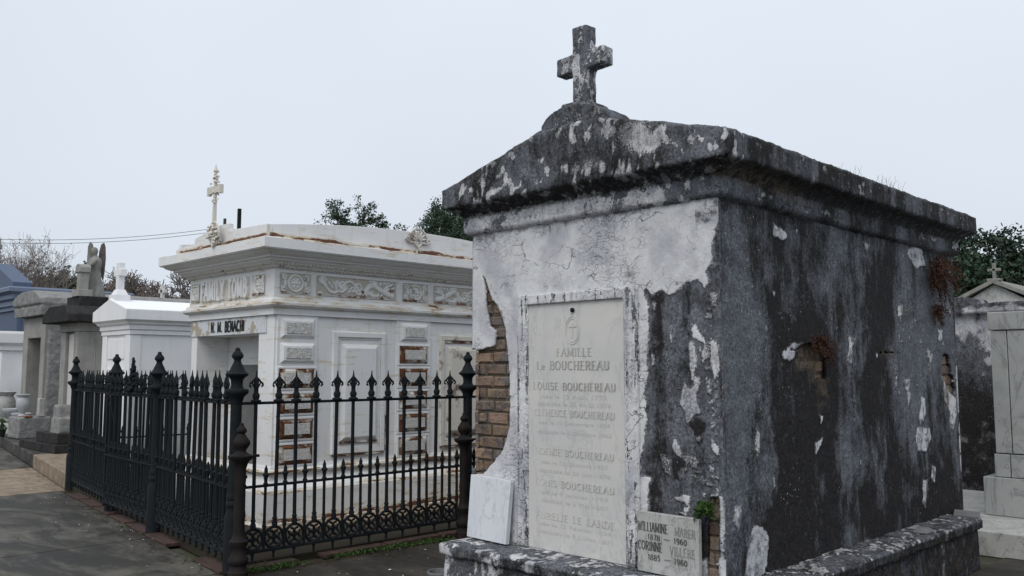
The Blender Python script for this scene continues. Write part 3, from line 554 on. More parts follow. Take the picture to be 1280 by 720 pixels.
def back_fields(P, sd):
    n1 = fbm(P, 3, 4, 41); st = fbm(P, (8, 8, .9), 5, 42)
    return np.clip(np.column_stack([(st > .56) * .7, .5 + (n1 - .5), 0 * n1]), 0, 1), (n1 - .5) * .01 * 0
shell('side_wall', M['plaster'], tomb, (X0, YB, ZL), (0, -1, 0), (0, 0, 1), YB - YF, ZT - ZL, 0.02, back_fields, left_hole, 0.026)
shell('back_wall', M['plaster'], tomb, (X1, YB, ZL), (-1, 0, 0), (0, 0, 1), X1 - X0, ZT - ZL, 0.03, back_fields, None, 0.026)
# brick core with real bricks behind the holes
core = MB().box((X0 + .032, YF + .032, 0.1), (X1 - .040, YB - .045, ZT)).build('brick_core', M['mortar'], tomb)
def brick_patch(name, o, U, Nn, u0, u1, z0, z1, L=0.205, h=0.072, gap=0.011, proud=0.0, seed=1, parent=core):
    rnd = random.Random(seed); V = []; F = []; A = []; U = np.array(U, float); Nn = np.array(Nn, float); O = np.array(o, float)
    row = 0; z = z0
    while z < z1:
        off = (row % 2) * L * 0.5; u = u0 - L + off + rnd.uniform(-.03, .03)
        while u < u1:
            a0, a1 = max(u, u0), min(u + L - gap, u1)
            if a1 - a0 > 0.02:
                n = 3; m_ = 2; d = rnd.uniform(-.005, .006) + proud; zz0 = z + rnd.uniform(-.002, .002); zz1 = z + h + rnd.uniform(-.002, .002)
                r_, g_, b_ = rnd.random(), rnd.random(), rnd.random() * .6; tl = [rnd.uniform(-.005, .005) for _ in range(8)]
                bb = len(V); g = 0.006 + rnd.random() * 0.006
                ring_ = [(a0, zz0), (a1, zz0), (a1, zz1), (a0, zz1)]
                for ki, ((uu, zz), (su, sz)) in enumerate(zip(ring_, ((1, 1), (-1, 1), (-1, -1), (1, -1)))):
                    uu += tl[ki]; zz += tl[ki + 4] * .6
                    V.append(O + U * uu - Nn * 0.04 + np.array([0, 0, zz])); V.append(O + U * uu + Nn * (d - g) + np.array([0, 0, zz]))
                    V.append(O + U * (uu + su * g) + Nn * d + np.array([0, 0, zz + sz * g]))
                for k in range(4):
                    k2 = (k + 1) % 4; F += [(bb + 3 * k, bb + 3 * k2, bb + 3 * k2 + 1, bb + 3 * k + 1), (bb + 3 * k + 1, bb + 3 * k2 + 1, bb + 3 * k2 + 2, bb + 3 * k + 2)]
                F.append((bb + 2, bb + 5, bb + 8, bb + 11)); A += [(r_, g_, b_)] * 12
            u += L
        z += h + gap + 0.002; row += 1
    return npmesh(name, V, F, M['brick'], parent, False, {'masks': np.array(A)})
I_ = 0.02
brick_patch('brickwork', (0, YF + I_, 0), (1, 0, 0), (0, -1, 0), X0 + .012, -4.2, 0.75, 2.3, seed=3)
brick_patch('brickwork', (X0 + I_, 0, 0), (0, 1, 0), (-1, 0, 0), YF + .012, YF + .42, 0.75, 2.0, seed=4)
brick_patch('brickwork', (0, YF + I_, 0), (1, 0, 0), (0, -1, 0), -2.80, X1 - .015, 0.38, 0.9, seed=5)
brick_patch('brickwork', (X1 - I_ - .014, 0, 0), (0, 1, 0), (1, 0, 0), 4.95, 5.7, 1.28, 1.8, seed=6)
brick_patch('brickwork', (X1 - I_ - .014, 0, 0), (0, 1, 0), (1, 0, 0), 6.3, 8.0, 1.0, 1.85, seed=8)

# cornice, fascia and gabled roof
XC = (X0 + X1) / 2 + .02
FO = 0.16
def gable(x):
    d = np.abs(x - XC); return np.clip(2.862 + (1.19 - d) * 0.268, 2.862, 3.115)
def corn_z(P):
    z = P[..., 2]; x = P[..., 0]; y = P[..., 1]
    front = (np.abs(y - (YF - FO)) < 0.03) | (np.abs(y - (YB + FO)) < 0.03)
    top = np.where(front | (z > 2.865), gable(x), 2.862)
    f = np.clip((z - 2.72) / (2.87 - 2.72), 0, None)
    P = P.copy(); P[..., 2] = np.where(z > 2.72, 2.72 + (top - 2.72) * np.minimum(f, 1), z); return P
def corn_mask(P):
    X, Y, Z = P.T; n1 = fbm(P, 5, 5, 51); n2 = fbm(P, 22, 4, 52); st = fbm(P, (12, 12, 2.5), 5, 53)
    fr = Y < YF + .02; sdm = X > X1 - .02
    n4 = fbm(P, 12, 5, 57); R = np.clip(0.38 + (n4 - 0.58) * 2.4 + (n2 - .5) * 2.2 + (fbm(P, (40, 40, 14), 4, 58) - .5) * 1.6, 0, .8)
    fil = (Z < 2.66)
    ff = fil & fr
    R = np.where(ff, np.clip(0.66 - sstep(-3.3, -2.8, X + (n1 - .5) * .7) * 0.22 + (n1 - .48) * 1.6 + (n2 - .5) * 1.4, 0, 1), R)
    pb = blobs(X, Z, [(-3.08, 2.95, .15, .10, 1.0), (-2.98, 2.86, .14, .06, .8), (-3.5, 2.82, .2, .07, .45), (-2.70, 2.83, .06, .07, 1.0), (-4.42, 2.86, .03, .09, .8), (-4.2, 2.98, .12, .02, .6), (-4.80, 2.8, .08, .05, .55), (-2.95, 2.66, .2, .03, .5)])
    R = np.where(fr, np.maximum(R, np.clip(pb * 0.75 + (n1 - .5) * 1.3, 0, .9) * (pb > .15)), R)
    sb = blobs(Y, Z, [(4.75, 2.58, .2, .05, .8), (5.4, 2.58, .25, .04, .7), (5.0, 2.82, .4, .06, .5), (5.9, 2.80, .25, .06, .45), (7.5, 2.60, .3, .04, .7), (8.0, 2.62, .2, .08, .6), (7.3, 2.8, .6, .06, .35)])
    R = np.where(sdm & ~fr, np.clip(sb * 0.65 + (n2 - .5) * 1.6 + (n1 - .5) * .8, 0, .8), R)
    G = 0.64 + (n1 - .5) * 1.7 + (st - .5) * 1.3
    G = np.where(ff, 0.30 + (n2 - .5) * 1.2, G)
    G = np.where(fr & (Z > 2.72), G - 0.10, G); G = np.where(R > .5, np.clip(G * .45 + .16, 0, 1), G)
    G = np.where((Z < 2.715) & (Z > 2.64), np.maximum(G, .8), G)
    B = np.clip(blobs(Y, Z, [(4.6, 2.66, .5, .06, .9), (5.2, 2.6, .3, .05, .5)]) * sdm * (n2 > .42) + (n1 > .66) * .3, 0, .8)
    top = Z > 2.855
    G = np.where(top, np.clip(.6 + (n1 - .5) * 1.5, 0, 1), G)
    return np.clip(np.column_stack([R, G, B]), 0, 1)
def corn_disp(P): return -((fbm(P, 9, 4, 55) - .45) * .022 + (fbm(P, 40, 3, 56) - .5) * .008)
prof = [(-.04, 2.50), (-.002, 2.515), (.030, 2.528), (.044, 2.545), (.046, 2.62), (.040, 2.632), (.058, 2.66), (.092, 2.69), (.130, 2.706), (FO - .008, 2.714), (FO, 2.725), (FO, 2.862), (FO - .016, 2.872), (-.05, 2.872), (-1.1, 2.872)]
ring('cornice', M['plaster'], tomb, (X0, YF, X1, YB), prof, 0.0125, corn_mask, corn_disp, zfn=corn_z)
# ridge cap closing the middle of the roof
def stone_mask(Rb, Gb, s=60, rs=1.6):
    def f(P, N):
        n1 = fbm(P, 6, 5, s); n2 = fbm(P, 25, 4, s + 1)
        return np.clip(np.column_stack([Rb + (n1 - .5) * rs + (n2 - .5) * 1.2, Gb + (n1 - .5) * 1.2 + (n2 - .5) * .6, (n1 > .62) * .3]), 0, 1)
    return f
rc = MB(); rc.box((X0 + .9, YF - FO + .02, 2.95), (X1 - .9, YB + FO - .02, 3.113)); rocky(rc, 'roof_ridge', M['plaster'], tomb, 0.03, 0.004, 8, stone_mask(.3, .7))
# segmental pedestal and cross
CX, CY = -3.655, 4.33
pd = MB(); n = 14
pd.prism([(CX - .26, 3.0)] + [(CX + .26, 3.0)] + [(CX + .26 * math.cos(t), 3.13 + .125 * math.sin(t)) for t in [math.pi * i / n for i in range(n + 1)]], CY - .15, CY + .17)
pd.prism([(CX - .16, 3.1), (CX + .17, 3.1), (CX + .12, 3.27), (CX - .1, 3.285)], CY - .12, CY + .10)
rocky(pd, 'cross_pedestal', M['plaster'], tomb, 0.011, 0.009, 12, stone_mask(.36, .60, 61), 0.01, 5)
def cross_mask(P, N):
    n1 = fbm(P, (30, 30, 9), 5, 65); n2 = fbm(P, 70, 3, 66); n3 = fbm(P, 6, 3, 67)
    return np.clip(np.column_stack([.47 + (n1 - .5) * 2.2 + (n2 - .5) * 1.2 + N[:, 2] * .15, .36 + (n3 - .5) * 1.2 + (n1 - .5) * 1.4, n1 * 0]), 0, 1)
cr_ = MB(); cr_.box((CX - .062, CY - .05, 3.22), (CX + .062, CY + .05, 3.805)); cr_.box((CX - .205, CY - .049, 3.505), (CX + .205, CY + .051, 3.625))
cross = rocky(cr_, 'cross', M['plaster'], tomb, 0.008, 0.006, 18, cross_mask, 0.003, 5, relax=3)

# base ledge
def ledge_mask(P):
    X, Y, Z = P.T; n1 = fbm(P, 6, 5, 71); n2 = fbm(P, 22, 4, 72); st = fbm(P, (9, 9, 2), 5, 73)
    fr = Y < YF - .05; top = Z > 0.355
    R = np.where(top, np.clip(0.42 + (n1 - .53) * 1.6 + (n2 - .5) * 2.0 + (fbm(P, 60, 3, 77) - .5) * 1.6, 0, 1), np.clip(0.3 + (st - .56) * 2 + (n2 - .5), 0, .8) * np.where(fr, 1, .7))
    R = np.where(fr & ~top & (X < -4.3), R + .22, R)
    G = np.where(top, .45 + (n1 - .5) * 1.3, .72 + (n1 - .5) * .9 - np.where(fr & (X < -4.2), .3, 0)); G = np.where(~fr & ~top, np.clip(G + .12, .7, 1), G)
    G = np.where(R > .55, G * .75, G)
    B = np.where(~top, (n1 > .5) * .35, (n2 > .6) * .3)
    G = np.where(top & (~fr) & (X > X1), np.clip(G + .15, 0, 1), G); R = np.where(top & (~fr) & (X > X1), R - .12, R)
    return np.clip(np.column_stack([R, G, B]), 0, 1)
def ledge_disp(P): return -((fbm(P, 7, 4, 75) - .45) * .035 + (fbm(P, 40, 3, 76) - .5) * .012)
ring('base_ledge', M['plaster'], tomb, (X0 + .225, YF - .05, X1 + .01, 7.44),
     [(.215, -.03), (.215, .12), (.212, .285), (.240, .300), (.243, .362), (.232, .376), (.05, .382), (-.30, .385)], 0.014, ledge_mask, ledge_disp)

def lower_fields(P, sd):
    a, d = side_fields(P, None); return a, d * 0
MB().box((X0 + .05, 7.5, -.03), (X1 - .012, YB - .01, ZL + .01)).build('base', M['mortar'], tomb)
shell('base_wall', M['plaster'], tomb, (X1 + .002, 7.5, -.03), (0, 1, 0), (0, 0, 1), YB - 7.5, ZL + .03, .012, lower_fields, None, .01)

# marble tablet with its frame
fr_ = MB(); a_, b_ = -4.212, -3.205
fr_.box((a_, YF - .030, .385), (a_ + .072, YF + .01, 2.05)); fr_.box((b_ - .098, YF - .030, .385), (b_, YF + .01, 2.05)); fr_.box((a_, YF - .032, 1.985), (b_, YF + .01, 2.052))
fr_.box((a_ + .03, YF - .022, .385), (a_ + .088, YF + .01, 1.99)); fr_.box((b_ - .11, YF - .022, .385), (b_ - .03, YF + .01, 1.99))
def frame_mask(P, N):
    n1 = fbm(P, (25, 25, 3), 5, 81); n2 = fbm(P, 40, 4, 82); v = fbm(P, (60, 60, 5), 4, 83)
    return np.clip(np.column_stack([1.0 - (v > .60) * .5 - (n2 > .63) * .4, .15 + (n1 - .45) * 1.4 + sstep(.6, .38, P[:, 2]) * .6, 0 * n1]), 0, 1)
rocky(fr_, 'tablet_frame', M['plaster'], tomb, 0.0065, 0.0025, 30, frame_mask, relax=1)
slab = MB().box((-4.145, YF - .012, .388), (-3.30, YF + .01, 1.988)).build('tablet', M['slab'], tomb, bevel=0.002)
yS = YF - .0135
def zs(y): return 1.985 - (y - 376.5) / 318.5 * 1.6
def xs(x): return pXs(x)
ins = MB(); insd = MB(); fnt = MB(); ssx = -3.73
letter_mesh(ins, 'FAMILLE', .050, ssx + .01, zs(446), yS, width=.30, thin=.03, thick=.13)
letter_mesh(insd, 'BOUCHEREAU', .054, ssx + .05, zs(463), yS, width=.50, thin=.03, thick=.14); letter_mesh(insd, 'Le', .05, ssx - .28, zs(463), yS, width=.075, thin=.03, thick=.14)
letter_mesh(ins, 'LOUISE BOUCHEREAU', .046, ssx, zs(489), yS, width=.70, thin=.025, thick=.10)
soft = MB()
for y_, t_, w_ in ((523, 'CLEMENCE BOUCHEREAU', .68), (573, 'NOEMIE BOUCHEREAU', .66), (613, 'LOUIS BOUCHEREAU', .66), (655, 'AURELIE LE LANDE', .66)):
    letter_mesh(soft, t_, .04, ssx, zs(y_), yS, width=w_, thin=.02, thick=.09)
def script(mb, text, h, width, z):
    vs_, fs = font_mesh(text, h, width, ssx, z, yS, None, None); xs_ = [v[0] for v in vs_]; k = width / (max(xs_) - min(xs_)); x0 = min(xs_)
    mb.add([(ssx - width / 2 + (v[0] - x0) * k, yS, z + v[1]) for v in vs_], fs)
for y_, t_, w_ in ((500.5, 'née le 12 Août 1775', .54), (510, 'décédée le 22 Août 1856', .62)): script(soft, t_, .030, w_, zs(y_))
sc2 = MB()
for y_, t_, w_ in ((534, 'née le 10 Décembre 1804', .6), (546, 'décédée le 5 Octobre 1862', .62), (585, 'née le 12 Octobre 1837', .56), (596, 'décédée le 26 Juin 1878', .6), (624, 'né le 9 Janvier 1799', .55), (634, 'décédé le 2 Mai 1867', .55), (664, 'née le 12 Février 1834', .6), (674, 'décédée le 8 Juillet 1871', .62)):
    script(sc2, t_, .026, w_, zs(y_))
ins.build('inscription', M['engraved'], slab); insd.build('inscription', M['engraved'], slab); soft.build('inscription', M['engraved_soft'], slab); sc2.build('inscription', M['engraved_soft'], slab)
em = MB()
for rr in ((.050, .075), (.062, .09)):
    em.tube([(ssx - .0 + rr[0] * math.cos(t), yS + .001, zs(413) + rr[1] * math.sin(t)) for t in [2 * math.pi * i / 28 for i in range(29)]], .0028, 4)
em.box((ssx - .005, yS - .001, zs(413) - .05), (ssx + .005, yS + .003, zs(413) + .045)); em.box((ssx - .032, yS - .0015, zs(413) + .02), (ssx + .032, yS + .003, zs(413) + .03))
em.build('emblem', M['engraved_soft'], slab)
bo = MB(); bo.lathe([(.003, -.022), (.010, -.02), (.015, -.012), (.015, -.004), (.010, 0)], n=12); 
bo.v = [(ssx + .005 + x, YF - .012 + z, zs(387) + y) for x, y, z in bo.v]; bo.build('bolt', M['iron'], slab)
# loose stones
pn = MB(); pn.prism([(-4.648, 0.005), (-4.262, 0.0), (-4.258, .415), (-4.40, .424), (-4.655, .428)], -.018, .018)
Mt = Matrix.Translation((0, YF - .075, .388)) @ Matrix.Rotation(RAD(-6), 4, 'X'); pn.v = [T(v, Mt) for v in pn.v]
tag(pn.build('marble_panel', M['white_marble'], None, bevel=0.003), 'blank white veined marble panel leaning on the ledge left of the inscribed tablet', 'marble panel')
nt = wroot('name_tablet', (-2.985, YF - .04, .388), 'grey stained marble name tablet reading Williamine Marer and Corinne Villere, propped at the tomb corner', 'name tablet')
nb = MB().box((-3.195, YF - .065, .388), (-2.775, YF - .034, .728)).build('stone', M['stained_marble'], nt, bevel=0.003)
nl = MB(); nf = MB(); yN = YF - .0665
letter_mesh(nl, 'WILLIAMINE', .050, -3.085, .622, yN, width=.21, thick=.16, thin=.06); letter_mesh(nf, 'MARER', .045, -2.865, .618, yN, width=.135, thick=.13, thin=.06)
letter_mesh(nl, '1878 - 1960', .030, -2.985, .575, yN, width=.27, thick=.13, thin=.07, serif=False)
letter_mesh(nl, 'CORINNE', .048, -3.105, .515, yN, width=.17, thick=.16, thin=.06); letter_mesh(nf, 'VILLERE', .045, -2.885, .510, yN, width=.165, thick=.13, thin=.06)
letter_mesh(nl, '1885 - 1960', .030, -2.985, .462, yN, width=.27, thick=.13, thin=.07, serif=False)
nl.build('inscription', M['engraved_dark'], nb); nf.build('inscription', M['engraved_grey'], nb)

# ================================================================ THE SETTING
def struct(o): o['kind'] = 'structure'; return o
def mat_ground(name, c0, c1, c2, sc=3.0, rough=(0.55, 0.9), leafy=0.0):
    a = NT(name); n1 = a.noise(sc * .5, 6, 0.6); n2 = a.noise(45, 6, 0.7); n3 = a.noise(sc * .9, 7, 0.68, a.vec((0.6, 1.6, 1)), .6)
    c = a.mix(a.rng(n1, 0.35, 0.65), c0, c1); c = a.mix(a.rng(n3, 0.48, 0.62, 0, 0.8), c, c2)
    c = a.mix(a.rng(n2, 0.35, 0.75, 0, 0.45), c, tuple(x * .45 for x in c0))
    sp = a.vor(23); c = a.mix(a.math('MULTIPLY', a.rng(sp, 0.10, 0.07), a.rng(a.noise(7, 3), 0.52, 0.58, 0, .6)), c, tuple(min(1, x * 3.0) for x in c1))
    return a.fin(c, a.rng(n1, 0.3, 0.7, rough[0], rough[1]), a.bump(n2, 0.5, 0.004), spec=0.2)
M['walk'] = mat_ground('damp_concrete', (0.026, 0.0245, 0.022), (0.068, 0.064, 0.058), (0.15, 0.14, 0.12), 1.7, (0.5, 0.85))
M['walk_dark'] = mat_ground('dark_damp_concrete', (0.020, 0.018, 0.016), (0.040, 0.036, 0.031), (0.075, 0.066, 0.055), 2.0, (0.4, 0.8))
M['tan'] = mat_ground('tan_aggregate', (0.22, 0.17, 0.125), (0.33, 0.265, 0.195), (0.15, 0.115, 0.085), 6.0, (0.8, 0.95))
M['earth'] = mat_ground('packed_earth', (0.030, 0.022, 0.016), (0.058, 0.044, 0.031), (0.035, 0.040, 0.020), 4.0, (0.7, 0.95))
M['field'] = mat_ground('cemetery_ground', (0.05, 0.055, 0.035), (0.09, 0.085, 0.06), (0.12, 0.11, 0.09), 1.0, (0.8, 0.95))
M['redbrick'] = mat_ground('red_paver', (0.050, 0.032, 0.027), (0.095, 0.055, 0.045), (0.034, 0.027, 0.023), 5.0, (0.6, 0.9))
gm = MB(); gm.add([(-1500, -1500, -.045), (1500, -1500, -.045), (1500, 1500, -.045), (-1500, 1500, -.045)], [(0, 1, 2, 3)])
struct(gm.build('ground', M['field']))
def fy(x): return 3.37 + (-6.41 - x) * .128          # line of the street fence
# passage between the fence and the old tomb, with its cross joint
def slabs(name, xs_, y0, y1f, mat, top=0.0, gap=.020, seed=1):
    r_ = random.Random(seed); m = MB()
    for a, b in zip(xs_[:-1], xs_[1:]):
        a2, b2 = a + gap / 2, b - gap / 2; t = top + r_.uniform(-.002, .002)
        yl, yr = y1f(a2), y1f(b2); n = 1
        m.add([(a2, y0, t - .04), (b2, y0, t - .04), (b2, yr, t - .04), (a2, yl, t - .04), (a2, y0, t), (b2, y0, t), (b2, yr, t), (a2, yl, t)],
              [(0, 3, 2, 1), (4, 5, 6, 7), (0, 1, 5, 4), (1, 2, 6, 5), (2, 3, 7, 6), (3, 0, 4, 7)])
    return struct(m.build(name, mat, None, bevel=0.004))
slabs('walkway', [-12.25, -9.93, -8.25, -6.45, -4.6, -2.8, -1.0, .8, 2.6], -1.6, lambda x: (fy(x) - .10) if x < -6.3 else 3.30, M['walk'])
slabs('walkway', [-15.45, -12.26], 1.2, lambda x: 4.12 + (-12.4 - x) * .17, M['tan'], -.001)
slabs('walkway', [-40, -36, -32, -28, -25, -22, -20, -18, -15.46], 1.2, lambda x: 4.12 + (-12.4 - x) * .17, M['walk'], seed=4)
ps = MB()
for a, b in ((3.31, 4.6), (4.61, 6.45), (6.46, 8.6), (8.61, 12)): ps.box((-6.22, a, -.04), (-4.3 if a < 3.4 else -4.6, b, -.004))
ps.box((-4.29, 3.31, -.04), (3, 4.3, -.005)); struct(ps.build('pavement', M['walk_dark'], None, bevel=.004))
fl = MB(); fl.box((-2.4, 4.31, -.04), (3, 8.2, -.004)); struct(fl.build('pavement', M['walk_dark'], None, bevel=.004))
# raised platform the tombs of the row stand on, with its kerb
pl = MB(); ky = lambda x: 4.17 + (-12.47 - x) * .17
pl.add([(-15.6, ky(-15.6), -.04), (-12.42, ky(-12.42), -.04), (-12.42, 14, -.04), (-15.6, 14, -.04), (-15.6, ky(-15.6), .186), (-12.42, ky(-12.42), .186), (-12.42, 14, .186), (-15.6, 14, .186)],
       [(0, 3, 2, 1), (4, 5, 6, 7), (0, 1, 5, 4), (1, 2, 6, 5), (2, 3, 7, 6), (3, 0, 4, 7)])
struct(pl.build('platform', M['tan'], None, bevel=.012))
pl = MB()
pl.add([(-45, ky(-45), -.04), (-15.61, ky(-15.61), -.04), (-15.61, 16, -.04), (-45, 16, -.04), (-45, ky(-45), .188), (-15.61, ky(-15.61), .188), (-15.61, 16, .188), (-45, 16, .188)],
       [(0, 3, 2, 1), (4, 5, 6, 7), (0, 1, 5, 4), (1, 2, 6, 5), (2, 3, 7, 6), (3, 0, 4, 7)])
struct(pl.build('platform', M['walk'], None, bevel=.012))
# fenced plot floor
pf = MB(); pf.add([(-12.20, fy(-12.2) + .05, -.04), (-6.46, fy(-6.46) + .05, -.04), (-6.46, 9, -.04), (-12.20, 9, -.04), (-12.20, fy(-12.2) + .05, .045), (-6.46, fy(-6.46) + .05, .045), (-6.46, 9, .045), (-12.20, 9, .045)],
       [(0, 3, 2, 1), (4, 5, 6, 7), (0, 1, 5, 4), (1, 2, 6, 5), (2, 3, 7, 6), (3, 0, 4, 7)])
struct(pf.build('ground', M['earth'], None, bevel=.01))
es = MB(); 
for i in range(24):
    for j in range(2): pass
es.add([(-6.47, 3.2, -.012), (-6.2, 3.2, -.012), (-6.2, 9, -.012), (-6.47, 9, -.012)], [(0, 1, 2, 3)]); struct(es.build('ground', M['earth']))
# loose red pavers along the foot of the fence
r_ = random.Random(5); g_ = 'flat red pavers along the foot of the fence'
pv = []
y = 3.95
for i, (a, b) in enumerate(((3.48, 3.92), (4.16, 4.80), (4.83, 5.42), (5.45, 6.1))): pv.append((-6.42, (a + b) / 2, .155, b - a, r_.uniform(-.02, .02), 'side'))
for i in range(8):
    x = -6.75 - i * .68
    if i in (1,): continue
    pv.append((x, fy(x) - .015, .60, .15, -.128 + r_.uniform(-.02, .02), 'front'))
for i, (x, yy, a, b, rz, wh) in enumerate(pv):
    m = MB(); m.box((-a / 2, -b / 2, 0), (a / 2, b / 2, .035)); o = m.build('paver', M['redbrick'], None, bevel=.006); o.location = (x, yy, -.006 if wh == 'side' else -.022); o.rotation_euler = (r_.uniform(-.01, .01), r_.uniform(-.01, .01), rz)
    if wh == 'side':
        lab = ['short red paver beside the rusty corner post', 'longest red paver in front of the side fence, second from the corner', 'second red paver along the side fence, just past the longest one', 'red paver at the far end of the side fence beside the marble panel'][i]
    else:
        k = i - 4; lab = ['red paver under the street fence next to the corner post', 'broken red paver under the street fence left of the corner', 'red paver under the street fence right of the gate post', 'red paver at the foot of the gate post', 'red paver under the closed side of the gate', 'red paver under the free edge of the gate', 'red paver under the far fence panel'][k]
    tag(o, lab, 'paver', g_)

# ================================================================ IRON FENCE
def lathe_post():
    H = [(.062, 0), (.062, .10), (.060, .12), (.060, .42), (.050, .46), (.048, .50), (.058, .505), (.060, .53), (.050, .545), (.058, .57), (.050, .59), (.045, .62), (.043, 1.28), (.050, 1.31), (.058, 1.34), (.088, 1.365), (.092, 1.38), (.088, 1.395), (.052, 1.405), (.044, 1.43),
         (.047, 1.47), (.062, 1.49), (.086, 1.505), (.088, 1.518), (.070, 1.53), (.055, 1.55), (.045, 1.575), (.032, 1.60), (.026, 1.62), (.030, 1.632), (.043, 1.645), (.045, 1.66), (.036, 1.68), (.022, 1.695), (.018, 1.705), (.020, 1.712), (.010, 1.722)]
    return H
def post_mesh():
    m = MB(); H = lathe_post()
    m.lathe(H[12:], n=24, flut=lambda a, z: 1 + (.055 * math.cos(8 * a) if .62 < z < 1.29 else 0))
    m.lathe(H[3:13], n=20); m.lathe([(r * 1.12, z) for r, z in H[:5]], n=8, a0=math.pi / 8)
    return m
def rust_post_mesh():
    m = MB(); H = [(.075, 0), (.075, .05), (.062, .06), (.060, .10), (.072, .11), (.072, .15), (.056, .165), (.052, .23), (.066, .25), (.068, .275), (.050, .29), (.044, .33), (.040, .42), (.046, .46), (.041, .50), (.040, .80), (.048, .83), (.060, .86), (.092, .885), (.095, .905),
                   (.060, .915), (.040, .93), (.036, .945), (.050, .965), (.062, .99), (.062, 1.01), (.046, 1.035), (.030, 1.06), (.026, 1.07), (.037, 1.08), (.040, 1.09), (.030, 1.11), (.017, 1.125), (.014, 1.135), (.016, 1.142), (.006, 1.15)]
    m.lathe(H, n=18, flut=lambda a, z: 1 + (.10 * math.cos(7 * a) if (.50 < z < .8 or .965 < z < 1.03 or .165 < z < .24) else 0)); return m
def tall_picket():
    m = MB(); m.lathe([(.0165, .30), (.0165, 1.30)], n=6)
    m.lathe([(.020, .30), (.024, .335), (.016, .355), (.022, .37), (.014, .385)], n=8)
    m.lathe([(.040, 1.295), (.042, 1.307), (.022, 1.315), (.028, 1.33), (.030, 1.35), (.019, 1.368), (.018, 1.40), (.024, 1.41), (.019, 1.425), (.021, 1.45), (.018, 1.475), (.010, 1.495), (.007, 1.51), (.003, 1.545)], n=8)
    for s in (-1, 1):
        m.tube([(s * .004, 0, 1.490), (s * .018, 0, 1.475), (s * .034, 0, 1.455), (s * .054, 0, 1.440), (s * .060, 0, 1.422), (s * .050, 0, 1.412), (s * .043, 0, 1.424)], [.005, .008, .009, .009, .008, .007, .005], 5)
        m.tube([(s * .010, 0, 1.415), (s * .026, 0, 1.425), (s * .034, 0, 1.445)], [.007, .008, .006], 5)
    return m
def short_picket():
    m = MB(); m.lathe([(.0135, .14), (.0135, .65)], n=6)
    m.lathe([(.015, .30), (.019, .32), (.012, .335), (.016, .348), (.011, .36)], n=8)
    m.lathe([(.020, .642), (.020, .652), (.013, .66), (.017, .70), (.027, .715), (.027, .722), (.015, .735), (.015, .76), (.006, .785), (.002, .795)], n=8); return m
def ring_mesh(m, x, Mx=None):
    pts = [(x + .083 * math.cos(t), 0, .222 + .080 * math.sin(t)) for t in [2 * math.pi * i / 20 for i in range(21)]]
    m.tube(pts, .013, 5)
    for k in range(4):
        a = math.pi / 4 + k * math.pi / 2; cx, cz = x + .038 * math.cos(a), .222 + .038 * math.sin(a)
        m.tube([(cx + .024 * math.cos(t + a), 0, cz + .024 * math.sin(t + a)) for t in [math.pi * .15 + 1.7 * math.pi * i / 9 for i in range(10)]], .010, 4)
    m.lathe([(.002, .055), (.013, .075), (.009, .095), (.016, .11), (.016, .12)], c=(x, 0), n=6)
    m.lathe([(.003, .21), (.012, .216), (.012, .228), (.003, .234)], c=(x, 0), n=6)
PT, PS = None, None; PR_ = random.Random(77)
def fence_panel(root, p0, p1, off, step, n, name='panel', gate=False):
    global PT, PS
    dx, dy = p1[0] - p0[0], p1[1] - p0[1]; L = math.hypot(dx, dy); rz = math.atan2(dy, dx)
    m = MB(); e = .045
    for z, hw, hh in ((1.285, .016, .011), (.632, .015, .010), (.130, .016, .012)): m.box((e, -hw, z - hh), (L - e, hw, z + hh))
    if gate:
        m.box((.05, -.014, .09), (.085, .014, 1.30)); m.box((L - .095, -.014, .09), (L - .06, .014, 1.30)); m.tube([(.09, 0, .64), (.35, 0, .9), (.09, 0, 1.28)], .006, 4)
    pn_ = m.build(name, M['iron'], root, bevel=.003); pn_.location = (p0[0], p0[1], 0); pn_.rotation_euler = (0, 0, rz)
    rg = MB()
    for k in range(n): ring_mesh(rg, off + step * k)
    ro = rg.build('ring_band', M['iron'], pn_, smooth=True)
    for k in range(n):
        if PT is None: o = tall_picket().build('picket', M['iron'], pn_, smooth=True); PT = o
        else: o = PT.copy(); C.objects.link(o); o.parent = pn_
        o.location = (off + step * k, 0, 0); o.rotation_euler = (PR_.gauss(0, .006), PR_.gauss(0, .004), PR_.gauss(0, .12))
    for k in range(n + 1):
        x = off + step * (k - .5)
        if x < .05 or x > L - .05: continue
        if PS is None: o = short_picket().build('short_picket', M['iron'], pn_, smooth=True); PS = o
        else: o = PS.copy(); C.objects.link(o); o.parent = pn_
        o.location = (x, 0, 0); o.rotation_euler = (PR_.gauss(0, .008), PR_.gauss(0, .006), 0)
    return pn_
fence = wroot('iron_fence', (-6.41, 3.37, 0), 'black cast iron fence with spear tipped pickets and gate around the white tomb plot', 'fence')
PC, PD, PE, PF = (-6.41, 3.37), (-8.46, fy(-8.46)), (-10.05, fy(-10.05)), (-12.26, fy(-12.26) + .04)
PR, PR2, PL2, PL3 = (-6.41, 5.80), (-6.41, 8.2), (-12.26, 6.5), (-12.26, 8.8)
p_ = None
for q in (PC, PD, PE, PF, PR, PR2, PL2, PL3):
    if p_ is None: o = p_ = post_mesh().build('post', M['iron'], fence, smooth=True, flat=50)
    else: o = p_.copy(); C.objects.link(o); o.parent = fence
    o.location = (q[0], q[1], 0)
fence_panel(fence, PC, PR, .171, .1846, 12)
fence_panel(fence, PR, PR2, .171, .1846, 12)
fence_panel(fence, PD, PC, .13, .1575, 12)
fence_panel(fence, PF, PE, .16, .1575, 13)
fence_panel(fence, PF, PL2, .171, .1846, 12)
fence_panel(fence, PL2, PL3, .171, .1846, 11)
gl = math.hypot(PD[0] - PE[0], PD[1] - PE[1]); ga = math.atan2(PE[1] - PD[1], PE[0] - PD[0]) + RAD(3.6)
